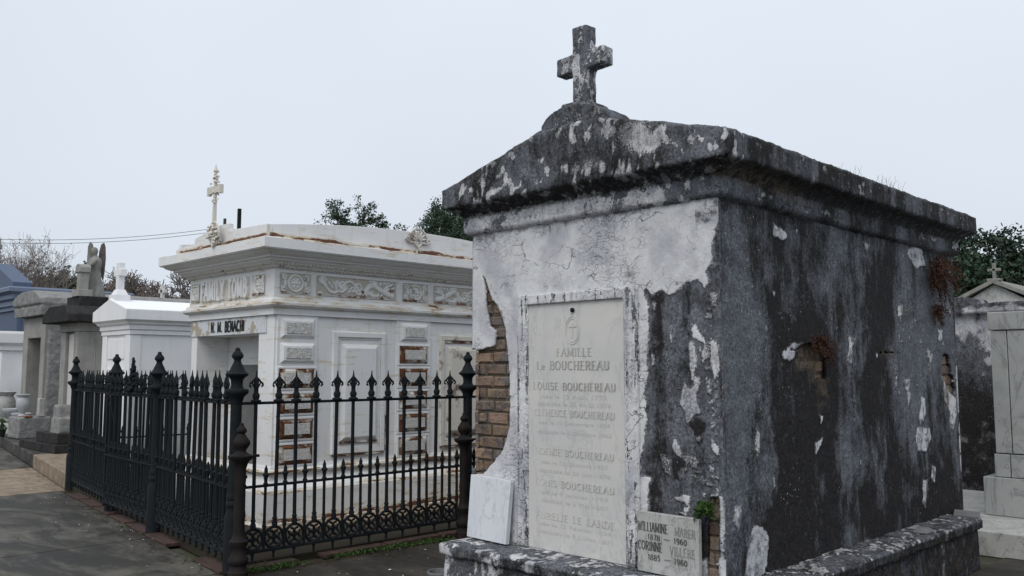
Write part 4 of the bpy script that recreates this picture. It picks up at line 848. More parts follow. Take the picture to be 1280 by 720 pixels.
gE = (PD[0] + gl * math.cos(ga) * .985, PD[1] + gl * math.sin(ga) * .985)
gt = fence_panel(fence, gE, PD, .17, .157, 9, 'gate', True)
# cresting over the gate: a cast bouquet between two scrolls
cm = MB(); rr_ = random.Random(2); cxg = gl * .52
cm.box((cxg - .19, -.02, 1.298), (cxg + .19, .02, 1.325))
for i in range(90):
    t = rr_.random(); z = 1.33 + t * .34; wd = .125 * (1 - t) ** .8 * (1 if t > .12 else .6); x = cxg + rr_.uniform(-wd, wd); y = rr_.uniform(-.035, .035) * (1 - t)
    r = rr_.uniform(.016, .028) * (1 - .4 * t); cm.lathe([(r * .2, z - r), (r, z - r * .3), (r * .9, z + r * .4), (r * .15, z + r)], c=(x, y), n=6)
for s in (-1, 1):
    cm.tube([(cxg + s * .03, 0, 1.36), (cxg + s * .10, 0, 1.42), (cxg + s * .15, 0, 1.39), (cxg + s * .14, 0, 1.34), (cxg + s * .11, 0, 1.35)], .011, 5)
    cm.tube([(cxg + s * .02, 0, 1.5), (cxg + s * .07, 0, 1.53), (cxg + s * .085, 0, 1.49), (cxg + s * .06, 0, 1.47)], .009, 5)
cm.build('cresting', M['iron'], gt, smooth=True)
# remains of an older, lower fence
for i, (x, yy, lab) in enumerate(((-6.20, 3.31, 'rust brown old fence post standing close in front of the corner fence post'), (-6.215, 5.58, 'rust brown old fence post at the end of the side fence near the brick corner'))):
    if i == 0: o = ra = rust_post_mesh().build('old_fence_post', M['rusty'], None, smooth=True, flat=50)
    else: o = ra.copy(); C.objects.link(o)
    o.location = (x, yy, 0); tag(o, lab, 'post', 'low rusty posts of an older fence')
    st = MB(); st.box((-.012, .03, .885), (.012, .15, .905)); s_ = st.build('rail_stub', M['rusty'], o, bevel=.003)

# ================================================================ WHITE CAST IRON TOMB
M['rust2'] = mat_rustedge(.55)
bt = wroot('white_iron_tomb', (-8.75, 6.2, 0), 'white cast iron tomb with rust streaked panels and ornate frieze inside the black fence', 'tomb')
BX0, BX1, BY0, BY1 = -9.66, -7.85, 4.51, 8.01
m = MB(); m.box((BX0, 4.895, .05), (BX1, BY1, 2.66)); m.box((BX0, BY0, .05), (-9.53, 4.894, 2.66)); m.box((-8.15, BY0, .05), (BX1, 4.894, 2.66)); m.box((-9.529, BY0, 1.918), (-8.151, 4.894, 2.66))
m.box((-9.529, BY0 + .05, .05), (-8.151, 4.894, .36))
m.build('body', M['wiron'], bt, bevel=.004)
WL = NT('flaking_lintel_paint'); n1 = WL.noise(7, 6, 0.65); n2 = WL.noise(45, 5, 0.6)
c = WL.mix(WL.rng(n1, .54, .58), (0.60, 0.62, 0.65), (0.40, 0.345, 0.275)); c = WL.mix(WL.rng(n2, .6, .68, 0, .6), c, (0.25, 0.22, 0.2)); M['lintel'] = WL.fin(c, .8, WL.bump(n1, .4, .004))
li = MB().box((BX0 + .005, BY0 - .012, 1.920), (-7.99, BY0 - .001, 2.092)).build('lintel', M['lintel'], bt)
sg = MB(); letter_mesh(sg, 'N. M. BENACHI', .105, -8.80, 1.955, BY0 - .0165, width=.74, thick=.24, thin=.17, serif=False, gap=.13, depth=.004)
sg.build('inscription', M['ink'], li)
dr = MB(); dr.box((-9.30, 4.865, .36), (-8.36, 4.894, 1.604)); dr.build('door_slab', M['door'], bt, bevel=.005)
# entablature, cornice and plinth swept round the tomb
R4 = (BX0, BY0, BX1, BY1)
m = MB(); m.sweep([(-.01, 2.095), (.03, 2.098), (.03, 2.165), (.06, 2.172), (.085, 2.192), (.087, 2.215), (.055, 2.226), (.052, 2.250), (.03, 2.262), (.025, 2.268), (.025, 2.558), (-.02, 2.56)], *R4)
m.build('entablature', M['wiron'], bt)
CO = .29
m = MB(); m.sweep([(.0, 2.556), (.035, 2.558), (.045, 2.57), (.075, 2.60), (.105, 2.622), (.112, 2.628), (.125, 2.632), (.13, 2.648), (.165, 2.655), (.17, 2.672), (.205, 2.68), (.235, 2.695), (.25, 2.712), (CO - .012, 2.716), (CO - .01, 2.724), (CO, 2.726), (CO, 2.822), (CO - .01, 2.828), (.1, 2.86), (-.6, 2.90), (-.88, 2.91)], *R4)
m.build('cornice', M['wiron'], bt)
# leaf moulding under the cornice
lm = MB()
def leafrow(ax, a, b, fixed, sgn):
    n = int((b - a) / .042)
    for i in range(n):
        t = a + (i + .5) * (b - a) / n
        for (o, z, r) in ((.052, 2.578, .017), (.082, 2.606, .016)):
            P = (t, fixed - o) if ax == 'x' else (fixed + o, t)
            lm.lathe([(r * .3, z - r), (r, z - r * .3), (r * .8, z + r * .5), (r * .2, z + r)], c=P, n=5)
leafrow('x', BX0 - .05, BX1 + .05, BY0, -1); leafrow('y', BY0 - .05, BY1 + .05, BX1, 1)
lm.build('leaf_moulding', M['rust0'], bt, smooth=True)
m = MB(); m.sweep([(-.02, .598), (.018, .598), (.022, .575), (.055, .565), (.062, .548), (.055, .53), (.028, .522), (.028, .50), (.035, .47), (.07, .42), (.105, .385), (.115, .365), (.125, .36), (.125, .07), (.14, .06), (.16, .03)], BX0, BY0, BX1, BY1)
# the plinth is broken at the doorway: build it round the body and let the threshold cross it
m.build('plinth', M['wiron'], bt)
m = MB(); m.box((BX1 + .13, BY0 - .12, .03), (BX1 + .50, BY1, .065)); m.build('footing', M['tan'], bt, bevel=.008)
# parapet: stepped in front, curved along the sides
pm = MB(); xc = -8.655
prof2 = [(-9.62, 2.83), (-9.62, 2.915), (-9.22, 2.93), (-9.22, 2.985), (-8.84, 3.035), (-8.84, 3.06), (-8.50, 3.06), (-8.50, 3.0), (-8.14, 2.965), (-7.69, 2.965), (-7.69, 2.83)]
prof2 = [(-9.68, 2.83), (-9.68, 2.90), (-9.22, 2.925), (-9.22, 2.975), (-8.86, 3.03), (-8.86, 3.06), (-8.45, 3.06), (-8.45, 2.985), (-7.66, 2.965), (-7.66, 2.83)]
pm.prism(prof2, 4.30, 4.355)
pm.build('front_parapet', M['wiron'], bt, bevel=.003)
for xx in (-7.665, -9.68):
    pm = MB(); k = 24; pts = [(4.30 + .057, 2.83)] + [(4.357 + (8.22 - 4.357) * i / k, 2.960 + .125 * (1 - ((4.357 + (8.22 - 4.357) * i / k - 6.25) / 1.95) ** 2)) for i in range(k + 1)] + [(8.22, 2.83)]
    pm.prismx(pts, xx - .05, xx); pm.build('side_parapet', M['wiron'], bt, bevel=.003)
pm = MB(); pm.prism([(-9.68, 2.83), (-9.68, 2.95), (-7.67, 2.95), (-7.67, 2.83)], 8.221, 8.27); pm.build('back_parapet', M['wiron'], bt, bevel=.003)
m = MB(); m.box((-7.664, 4.296, 2.832), (-7.658, 4.325, 2.955)); m.box((-7.664, 5.0, 2.832), (-7.660, 5.6, 2.846)); m.box((-7.664, 5.25, 2.85), (-7.660, 5.5, 2.872)); m.box((-7.664, 6.14, 2.84), (-7.660, 6.17, 2.93)); m.build('rust_streak', M['rust2'], bt)
# palmette on the side parapet
m = MB(); cy_, cz_ = 6.16, 2.985
m.tube([(-7.645, cy_ + .13 * math.cos(t), cz_ + .135 * math.sin(t)) for t in [math.pi * i / 16 for i in range(17)]], .013, 5)
for i in range(7):
    t = math.pi * (i + .5) / 7; m.tube([(-7.645, cy_ + .02 * math.cos(t), cz_ + .02 * math.sin(t)), (-7.64, cy_ + .07 * math.cos(t), cz_ + .075 * math.sin(t)), (-7.645, cy_ + .118 * math.cos(t), cz_ + .12 * math.sin(t))], [.006, .014, .008], 5)
for s in (-1, 1): m.tube([(-7.645, cy_ + s * .03, cz_ - .02), (-7.645, cy_ + s * .12, cz_ - .03), (-7.645, cy_ + s * .175, cz_ + .0), (-7.645, cy_ + s * .15, cz_ + .03), (-7.645, cy_ + s * .12, cz_ + .01)], .011, 5)
m.tube([(-7.645, cy_ - .05, cz_ - .03), (-7.645, cy_, cz_ - .075), (-7.645, cy_ + .05, cz_ - .03)], .010, 5)
m.build('palmette', M['rust0'], bt, smooth=True)
# openwork cross on the front parapet
fm = MB(); fx, fy_ = -8.60, 4.215
rr_ = random.Random(4)
for k in range(2):
    r = 1 - .22 * k; fm.tube([(fx + .105 * r * math.cos(t), fy_ + .01 * k, 2.955 + .125 * r * math.sin(t)) for t in [2 * math.pi * i / 20 for i in range(21)]], .011, 5)
for i in range(60):
    a = rr_.random() * 2 * math.pi; d = rr_.random() ** .5; x = fx + .10 * d * math.cos(a); z = 2.955 + .12 * d * math.sin(a); r = rr_.uniform(.010, .021)
    fm.lathe([(r * .2, z - r), (r, z - r * .3), (r * .8, z + r * .5), (r * .2, z + r)], c=(x, fy_ + rr_.uniform(-.03, .03)), n=5)
fm.frustum((fx, fy_), 2.82, 3.62, .020, .018, .012, .012)
fm.box((fx - .125, fy_ - .016, 3.385), (fx + .125, fy_ + .016, 3.445))
for s in (-1, 1):
    fm.box((fx + s * .125 - .02, fy_ - .02, 3.37), (fx + s * .125 + .02, fy_ + .02, 3.46))
for i in range(70):
    t = rr_.random(); z = 3.28 + .34 * t; wd = .055 * math.sin(math.pi * min(1, t * 1.0 + .05)) + .008; x = fx + rr_.uniform(-wd, wd); r = rr_.uniform(.007, .016)
    fm.lathe([(r * .2, z - r), (r, z - r * .3), (r * .8, z + r * .5), (r * .2, z + r)], c=(x, fy_ + rr_.uniform(-.025, .025)), n=5)
fm.lathe([(.012, 3.60), (.026, 3.62), (.014, 3.645), (.003, 3.69)], c=(fx, fy_), n=6)
fm.build('openwork_cross', M['rust0'], bt, smooth=True)
st = MB(); st.box((-8.33, 4.33, 2.95), (-8.30, 4.36, 3.20)); st.build('iron_stub', M['iron'], bt)

# side: pilasters with stacked blocks, and the big panels between them
def frame_block(mb, y0, y1, z0, z1, x, w_, h, taper):      # a picture frame moulding on the side face
    a = [(y0, z0), (y1, z0), (y1, z1), (y0, z1)]; b = [(y0 + taper, z0 + taper), (y1 - taper, z0 + taper), (y1 - taper, z1 - taper), (y0 + taper, z1 - taper)]
    c_ = [(y0 + w_, z0 + w_), (y1 - w_, z0 + w_), (y1 - w_, z1 - w_), (y0 + w_, z1 - w_)]
    V = [(x, *p) for p in a] + [(x + h, *p) for p in b] + [(x + h, *p) for p in [(q[0] + (taper if q[0] == y0 + w_ else -taper) * -0.0, q[1]) for q in c_]] + [(x, *p) for p in c_]
    F = []
    for k in range(3):
        for i in range(4): F.append((k * 4 + i, k * 4 + (i + 1) % 4, (k + 1) * 4 + (i + 1) % 4, (k + 1) * 4 + i))
    mb.add(V, F)
def raised(mb, y0, y1, z0, z1, x, h, bev, inset=None):
    a = [(y0, z0), (y1, z0), (y1, z1), (y0, z1)]; b = [(y0 + bev, z0 + bev), (y1 - bev, z0 + bev), (y1 - bev, z1 - bev), (y0 + bev, z1 - bev)]
    mb.add([(x, *p) for p in a] + [(x + h, *p) for p in b], [(i, (i + 1) % 4, 4 + (i + 1) % 4, 4 + i) for i in range(4)] + [(4, 5, 6, 7)])
for pi_, (ya, yb) in enumerate(((4.535, 5.0), (6.02, 6.51), (7.52, 7.985))):
    m = MB().box((BX1 - .01, ya, .598), (BX1 + .016, yb, 2.094)); po = m.build('pilaster', M['wiron'], bt, bevel=.003)
    for q in range(6):
        zc = 1.970 - q * .252; rusty = q >= (2 if pi_ == 0 else 1); ym = (ya + yb) / 2
        m = MB(); raised(m, ym - .198, ym + .198, zc - .108, zc + .100, BX1 + .0165, .026, .032)
        qo = m.build('block', M['rust1'] if rusty else M['wiron'], po)
        if rusty: m = MB(); frame_block(m, ym - .232, ym + .232, zc - .122, zc + .115, BX1 + .0168, .02, .010, .005); m.build('block_frame', M['wiron'], po)
        m = MB(); m.box((BX1 + .040, ym - .140, zc - .056), (BX1 + .052, ym + .145, zc + .052)); m.build('pitted_face', M['pitted'], po)
for (ya, yb) in ((5.185, 5.878), (6.655, 7.35)):
    m = MB(); frame_block(m, ya, yb, .665, 1.955, BX1 + .0005, .062, .022, .014)
    frame_block(m, ya + .064, yb - .064, .729, 1.891, BX1 + .0007, .02, .008, .006)
    raised(m, ya + .115, yb - .10, .80, 1.82, BX1 + .0009, .030, .045)
    m.build('side_panel', M['rust2'] if ya > 6 else M['wiron'], bt)
    m = MB(); m.box((BX1 + .001, ya + .11, .782), (BX1 + .020, yb - .10, .799)); m.box((BX1 + .001, ya + .02, .652), (BX1 + .026, yb - .015, .664)); 
    m.box((BX1 + .001, yb - .001, .68), (BX1 + .026, yb + .012, 1.10)); m.box((BX1 + .001, ya + .05, 1.86), (BX1 + .014, yb - .05, 1.885)) if ya > 6 else None; m.build('rust_edge', M['rust1'], bt)
# frieze reliefs: heights on a fine grid
def polyd(U, V, pts):
    d = np.full(U.shape, 9.0)
    for (ax, ay), (bx, by) in zip(pts[:-1], pts[1:]):
        ex, ey = bx - ax, by - ay; t = np.clip(((U - ax) * ex + (V - ay) * ey) / (ex * ex + ey * ey + 1e-9), 0, 1); d = np.minimum(d, np.hypot(U - ax - t * ex, V - ay - t * ey))
    return d
def spiral(cx, cy, r0, r1, a0, turns, n=26): return [(cx + (r0 + (r1 - r0) * i / n) * math.cos(a0 + turns * 2 * math.pi * i / n), cy + (r0 + (r1 - r0) * i / n) * math.sin(a0 + turns * 2 * math.pi * i / n)) for i in range(n + 1)]
def relief(name, w_, h_, fn, frame_, parent, mat):
    cell = .0055; nu = int(w_ / cell); nv = int(h_ / cell); u, v = np.meshgrid(np.linspace(0, w_, nu + 1), np.linspace(0, h_, nv + 1), indexing='ij'); u = u.ravel(); v = v.ravel()
    H = fn(u, v); ed = np.minimum(np.minimum(u, w_ - u), np.minimum(v, h_ - v)); H = np.where(ed < .004, 0.012, np.where(ed < .010, 0.0, H))
    o, U = frame_; P = np.array(o) + u[:, None] * np.array(U) + v[:, None] * np.array((0, 0, 1.)) + H[:, None] * np.cross(U, (0, 0, 1.))
    idx = np.arange((nu + 1) * (nv + 1)).reshape(nu + 1, nv + 1); F = np.stack([idx[:-1, :-1], idx[1:, :-1], idx[1:, 1:], idx[:-1, 1:]], -1).reshape(-1, 4)
    a = np.clip(H / .02, 0, 1); return npmesh(name, P, F, mat, parent, True, {'masks': np.column_stack([a, u * 0 + (v < .02), u * 0])})
RL = NT('painted_relief'); ra_ = RL.attr('masks'); n1 = RL.noise(14, 6, .65); n2 = RL.noise(45, 5, .6)
c = RL.mix(RL.rng(ra_[0], .05, .4), (0.50, 0.47, 0.41), (0.72, 0.715, 0.70)); c = RL.mix(RL.rng(RL.math('ADD', n1, RL.math('MULTIPLY', ra_[1], .10)), .60, .66), c, (0.17, 0.07, 0.03))
M['relief'] = RL.fin(c, .75, RL.bump(n2, .3, .003))
def ridge(d, r, h): return h * np.sqrt(np.clip(1 - (d / r) ** 2, 0, 1))
def h_scroll(flip):
    def f(u, v):
        w_ = u.max(); h_ = v.max(); u2 = (w_ - u) if flip else u; k = w_ / 1.02
        H = 0 * u; s1 = spiral(.30 * k, .11, .075, .012, 2.6, 1.6); s2 = spiral(.52 * k, .10, .065, .012, -1.0, -1.5); s0 = spiral(.07 * k, .15, .045, .01, 0, 1.3)
        for s, r in ((s1, .014), (s2, .013), (s0, .012)): H = np.maximum(H, ridge(polyd(u2, v, s), r, .016))
        vine = [(.03 * k + .6 * k * t, .10 + .065 * math.sin(t * 9.5 + 2)) for t in [i / 24 for i in range(25)]]; H = np.maximum(H, ridge(polyd(u2, v, vine), .015, .016))
        for i in range(34):
            a = (i * 2.4) % 6.28; cx = (.04 + .92 * ((i * .618) % 1)) * k; cy = .025 + .16 * ((i * .37) % 1); H = np.maximum(H, ridge(np.hypot((u2 - cx) * math.cos(a) + (v - cy) * math.sin(a), 2.2 * (-(u2 - cx) * math.sin(a) + (v - cy) * math.cos(a))), .030, .013))
        body = [(.60 * k, .06), (.66 * k, .13), (.72 * k, .145), (.80 * k, .10), (.90 * k, .06), (.97 * k, .045)]; H = np.maximum(H, ridge(polyd(u2, v, body), .030, .020))
        for ln in ([(.72 * k, .14), (.76 * k, .17), (.70 * k, .19)], [(.83 * k, .08), (.90 * k, .14), (.97 * k, .17)], [(.86 * k, .09), (.93 * k, .12), (.99 * k, .13)], [(.64 * k, .08), (.69 * k, .03), (.76 * k, .03)]): H = np.maximum(H, ridge(polyd(u2, v, ln), .014, .015))
        return H
    return f
def h_ros(u, v):
    w_, h_ = u.max(), v.max(); cx, cy = w_ / 2, h_ / 2; d = np.hypot(u - cx, v - cy); a = np.arctan2(v - cy, u - cx)
    H = ridge(np.abs(d - .080), .012, .018); H = np.maximum(H, ridge(np.abs(d - .055), .007, .010)); H = np.maximum(H, (d < .048) * (.010 + .007 * np.cos(6 * a) * (d / .048)) + ridge(d, .014, .018))
    for sx in (-1, 1):
        for sy in (-1, 1):
            H = np.maximum(H, ridge(polyd(u, v, spiral(cx + sx * (w_ / 2 - .045), cy + sy * (h_ / 2 - .045), .034, .008, 1.57 * (1 - sx * .5), 1.2 * sx * sy, 14)), .009, .013))
        H = np.maximum(H, ridge(np.hypot(u - cx - sx * .115, (v - cy) * .5), .02, .012))
    return H
XF = BX1 + .0265; YFr = BY0 - .0265
for ya, yb, fn in ((4.545, 4.90, h_ros), (4.97, 5.99, h_scroll(False)), (6.09, 6.45, h_ros), (6.54, 7.52, h_scroll(True)), (7.6, 7.95, h_ros)):
    relief('frieze_relief', yb - ya, .205, fn, ((XF, ya, 2.315), (0, 1., 0)), bt, M['relief'])
for xa, xb in ((-9.63, -9.44), (-8.25, -8.0)): relief('frieze_relief', xb - xa, .205, h_ros, ((xa, YFr, 2.305), (1., 0, 0)), bt, M['relief'])
fp = MB().box((-9.38, YFr - .004, 2.290), (-8.31, BY0 - .02, 2.515)).build('name_panel', M['rust0'], bt, bevel=.002)
fq = MB(); letter_mesh(fq, 'FAMILY TOMB', .185, -8.845, 2.31, YFr - .030, depth=.026, width=1.03, thick=.26, thin=.2, serif=False, gap=.16); fq.build('inscription', M['wiron'], fp)

# ================================================================ NEIGHBOURS ON THE LEFT
nt_ = wroot('white_gabled_tomb', (-12.94, 6.3, .186), 'clean white tomb with gabled roof and small white cross behind the far fence corner', 'tomb')
a0, a1, b0, b1 = -13.43, -12.45, 4.93, 7.6
m = MB(); m.box((a0, b0, .15), (a1, b1, 2.2)); m.box((a1 - .16, b0 - .02, .2), (a1 + .012, b0 + .14, 2.04)); m.box((a0 - .012, b0 - .02, .2), (a0 + .16, b0 + .14, 2.04)); m.build('body', M['white_paint'], nt_, bevel=.005)
m = MB(); m.sweep([(0, 2.04), (.03, 2.045), (.03, 2.10), (.05, 2.115), (.05, 2.17), (.08, 2.19), (.09, 2.215), (.13, 2.24), (.0, 2.245)], a0, b0, a1, b1); m.build('cornice', M['white_paint'], nt_)
m = MB(); m.prism([(a0 - .13, 2.243), (a1 + .13, 2.243), (a1 + .13, 2.385), (-12.94, 2.555), (a0 - .13, 2.385)], b0 - .13, b1 + .13)
m.build('gable', M['white_paint'], nt_, bevel=.006)
m = MB()
for s in (-1, 1):
    xa = -12.94; xb = (a1 + .128) if s > 0 else (a0 - .128)
    m.add([(xa, b0 - .12, 2.559), (xb, b0 - .12, 2.389), (xb, b1 + .12, 2.389), (xa, b1 + .12, 2.559), (xa, b0 - .12, 2.550), (xb, b0 - .12, 2.380), (xb, b1 + .12, 2.380), (xa, b1 + .12, 2.550)],
          [(0, 1, 2, 3), (4, 7, 6, 5), (0, 4, 5, 1), (1, 5, 6, 2), (2, 6, 7, 3), (3, 7, 4, 0)])
m.build('roof', M['bright_roof'], nt_)
m = MB(); m.box((-13.06, 4.83, 2.47), (-12.82, 5.05, 2.62)); m.frustum((-12.94, 4.94), 2.62, 2.70, .10, .09, .062, .055); m.box((-12.99, 4.895, 2.70), (-12.89, 4.985, 3.09)); m.box((-13.07, 4.893, 2.89), (-12.81, 4.987, 2.99)); m.build('cross', M['white_paint'], nt_, bevel=.008)
m = MB(); m.box((-13.25, b0 - .014, 1.70), (-12.64, b0 - .001, 1.98)); m.box((-13.25, b0 - .03, 1.50), (-12.64, b0 - .001, 1.56)); m.box((-13.22, b0 - .012, .3), (-12.67, b0 - .001, 1.48)); m.build('tablet', M['white_paint'], nt_, bevel=.004)

# angel tomb with the black cap
at = wroot('angel_tomb', (-17.2, 6.8, .186), 'grey granite tomb with black weathered cap and stone angel on top', 'tomb')
m = MB(); m.box((-17.66, 5.70, .15), (-17.42, 8.2, 2.24)); m.box((-16.98, 5.70, .15), (-16.80, 8.2, 2.24)); m.box((-17.42, 5.78, .15), (-16.98, 8.2, 2.24)); m.box((-17.68, 5.68, 2.242), (-16.78, 8.22, 2.42))
m.box((-16.83, 6.0, .3), (-16.785, 6.02, 2.2)); m.build('body', M['smooth_granite'], at, bevel=.008)
MB().box((-17.40, 5.762, .35), (-17.0, 5.779, 2.2)).build('tablet', M['slab'], at, bevel=.003)
m = MB(); m.prism([(-17.98, 2.40), (-16.55, 2.40), (-16.55, 2.55), (-16.80, 2.71), (-17.62, 2.71), (-17.98, 2.55)], 5.45, 8.4); m.box((-17.60, 5.75, 2.70), (-16.92, 6.55, 2.90)); m.build('cap', M['black_stone'], at, bevel=.02)
# angel: robe, torso, head, arms, two wings, holding on to a stone pillar
pi2 = MB(); pi2.box((-17.26, 5.72, 2.89), (-16.94, 5.98, 3.02)); pi2.box((-17.18, 5.77, 3.0), (-17.02, 5.93, 3.36)); 
pi2.prism([(-17.21, 3.34), (-16.99, 3.34), (-16.99, 3.44)] + [(-17.10 + .11 * math.cos(t), 3.44 + .06 * math.sin(t)) for t in [math.pi * i / 8 for i in range(9)]], 5.75, 5.95); pi2.build('pillar', M['smooth_granite'], at, bevel=.008)
am = MB(); ax_, ay_ = -17.27, 6.12
am.lathe([(.20, 2.88), (.19, 2.95), (.155, 3.10), (.12, 3.25), (.10, 3.38), (.095, 3.42), (.115, 3.50), (.12, 3.58), (.10, 3.64), (.045, 3.675), (.04, 3.70)], c=(ax_, ay_), n=14, flut=lambda a, z: 1 + (.10 * math.cos(7 * a) if z < 3.4 else 0))
am.lathe([(.01, 3.68), (.045, 3.70), (.062, 3.745), (.065, 3.79), (.055, 3.835), (.02, 3.86)], c=(ax_ - .015, ay_ - .02), n=10)
am.tube([(ax_ - .10, ay_ - .02, 3.60), (ax_ - .14, ay_ - .12, 3.50), (ax_ - .10, ay_ - .20, 3.50)], [.042, .036, .028], 7); am.tube([(ax_ + .10, ay_ - .02, 3.60), (ax_ + .12, ay_ - .13, 3.50), (ax_ - .02, ay_ - .20, 3.49)], [.042, .036, .028], 7)
rocky(am, 'angel', M['statue'], at, .016, .004, 14, None)
for s in (-1, 1):
    wm = MB(); wp = [(.03, 3.45), (.06, 3.62), (.07, 3.80), (.10, 3.93), (.15, 3.97), (.18, 3.88), (.19, 3.68), (.185, 3.45), (.16, 3.22), (.12, 3.32), (.07, 3.42)]
    wm.prism([(s * x, z) for x, z in wp], -.022, .022); Mw = Matrix.Translation((ax_ - .07, ay_ + .04, 0)) @ Matrix.Rotation(RAD(72) + s * RAD(10), 4, 'Z') @ Matrix.Translation((-s * .03, -.02, 0)); wm.v = [T(v, Mw) for v in wm.v]
    rocky(wm, 'wing', M['bronze'] if s > 0 else M['statue'], at, .012, .004, 20, None)

gt_ = wroot('granite_mausoleum', (-20.6, 7.7, .186), 'rock faced grey granite mausoleum with dark inscribed doorway, left of the angel tomb', 'mausoleum')
m = MB(); m.box((-21.3, 6.1, .15), (-21.0, 9.3, 2.66)); m.box((-20.14, 6.1, .15), (-19.9, 9.3, 2.66)); m.box((-21.0, 6.5, .15), (-20.14, 9.3, 2.3)); m.box((-21.0, 6.1, 2.22), (-20.14, 9.3, 2.66)); m.build('front', M['smooth_granite'], gt_, bevel=.01)
m = MB()
for k in range(5):
    for j in range(6):
        o_ = (.25 if k % 2 else 0); m.box((-19.92, 6.16 + j * .55 - o_ * (j > 0), .2 + k * .49), (-19.84, 6.70 + j * .55 - o_ - .02, .2 + k * .49 + .475))
rocky(m, 'rough_side', M['granite'], gt_, .026, .024, 9, None, .015, 3, relax=0)
m = MB(); m.box((-21.5, 5.95, 2.67), (-19.72, 9.5, 2.87)); m.prism([(-21.52, 2.92), (-19.70, 2.92), (-19.74, 3.06), (-20.2, 3.22), (-21.0, 3.22), (-21.48, 3.06)], 5.92, 9.55); rocky(m, 'roof', M['granite'], gt_, .026, .02, 7, None, .02, 3, relax=0)
dq = MB().box((-20.80, 6.46, .66), (-20.22, 6.499, 2.2)).build('plaque', M['plaque'], gt_)
dl = MB(); 
for k in range(13): dl.box((-20.72, 6.452, 1.98 - k * .085), (-20.34 - (k * 37 % 5) * .03, 6.459, 2.01 - k * .085))
dl.build('inscription', M['letter_pale'], dq)
m = MB(); m.box((-17.0, 5.0, .188), (-15.1, 6.5, .34)) if False else m.box((-17.3, 4.97, .188), (-15.44, 5.62, .325)); m.box((-16.6, 5.03, .326), (-15.55, 5.60, .50))
stp = wroot('black_stepped_base', (-15.9, 5.3, .186), 'black stepped stone base with rough broken granite stump at the platform edge', 'stone base')
m.build('steps', M['black_stone'], stp, bevel=.01)
m = MB(); m.frustum((-15.88, 5.24), .50, .74, .21, .16, .20, .15); m.frustum((-15.88, 5.24), .72, .96, .17, .14, .155, .13); rocky(m, 'stump', M['granite'], stp, .02, .012, 9, None)
gb = MB(); gb.box((-19.75, 5.45, .19), (-19.05, 6.05, .62)); o = rocky(gb, 'granite_block', M['granite'], None, .03, .012, 8, None); tag(o, 'rough grey granite block holding a white vase, in front of the granite mausoleum', 'stone block')
vp = [(.07, 0), (.085, .02), (.06, .04), (.05, .06), (.09, .12), (.118, .20), (.122, .27), (.10, .33), (.085, .36), (.115, .40), (.125, .415), (.11, .42), (.08, .41)]
def vase(name, x, y, z, s, sy, label, mat='vase', cat='vase', prof=vp):
    m = MB(); m.lathe([(r * s, zz * sy) for r, zz in prof], n=18); o = m.build(name, M[mat], None, smooth=True, flat=50); o.location = (x, y, z); return tag(o, label, cat)
vase('vase', -19.38, 5.60, .618, 1.0, 1.05, 'tall white marble vase on the granite block')
bk = MB(); bk.prism([(-.09, 0), (.09, 0), (.075, .10), (.07, .36), (-.06, .36), (-.075, .10)], -.05, .05); o = bk.build('carved_stone', M['stained_marble'], None, bevel=.01); o.location = (-19.15, 5.86, .62); tag(o, 'small carved marble stone on the granite block beside the tall vase', 'carved stone')
TP = MB().box((-.09, -.07, 0), (.09, .07, .025)); o = TP.build('terracotta_tile', M['terracotta'], None); o.location = (-19.13, 5.62, .62); tag(o, 'small terracotta tile at the foot of the carved marble stone', 'tile')
lw = MB().box((-22.2, 5.75, .19), (-19.8, 6.05, .40)); o = lw.build('low_wall', M['stained_marble'], None, bevel=.01); tag(o, 'low marble coping wall in front of the granite mausoleum', 'wall')
bowl = [(.06, 0), (.07, .02), (.04, .05), (.04, .09), (.12, .14), (.17, .20), (.185, .24), (.18, .25), (.12, .22)]
vase('stone_bowl', -20.35, 5.86, .40, 1.0, 1.0, 'white footed stone bowl nearest the granite block', 'vase', 'bowl', bowl)
vase('stone_bowl', -20.95, 5.88, .40, 1.15, 1.3, 'white footed stone bowl second from the granite block', 'vase', 'bowl', bowl)
vase('stone_urn', -21.6, 5.9, .40, 1.7, 1.6, 'large pale stone urn at the far end of the low coping wall', 'stained_marble', 'urn')
vase('small_urn', -20.0, 5.9, .40, .55, .6, 'small white urn standing between the bowls and the granite block')
fw = MB(); rr_ = random.Random(8)
for i in range(90):
    a = rr_.random() * 6.28; d = rr_.random() * .10; z = rr_.uniform(.12, .34); x, y = d * math.cos(a), d * math.sin(a); s = .018
    fw.add([(x - s, y, z), (x + s, y, z), (x + s, y + .01, z + s * 2), (x - s, y - .01, z + s * 2)], [(0, 1, 2, 3)])
potm = MB().lathe([(.06, 0), (.09, .14), (.095, .15), (.08, .15)], n=14)
M['leaf'] = mat_flat('leaf_green', (0.05, 0.10, 0.03), .7, .4); M['dryleaf'] = mat_flat('dry_rust_leaf', (0.085, 0.038, 0.022), .8, .4); M['flower'] = mat_flat('pink_flowers', (0.45, 0.12, 0.13), .7, .5)
pt = empty('flower_pot', (-20.15, 5.45, .188), 0, 'small dark pot of faded flowers at the kerb by the granite block', 'flower pot'); potm.build('pot', M['black_stone'], pt, smooth=True); fw.build('flowers', M['leaf'], pt)

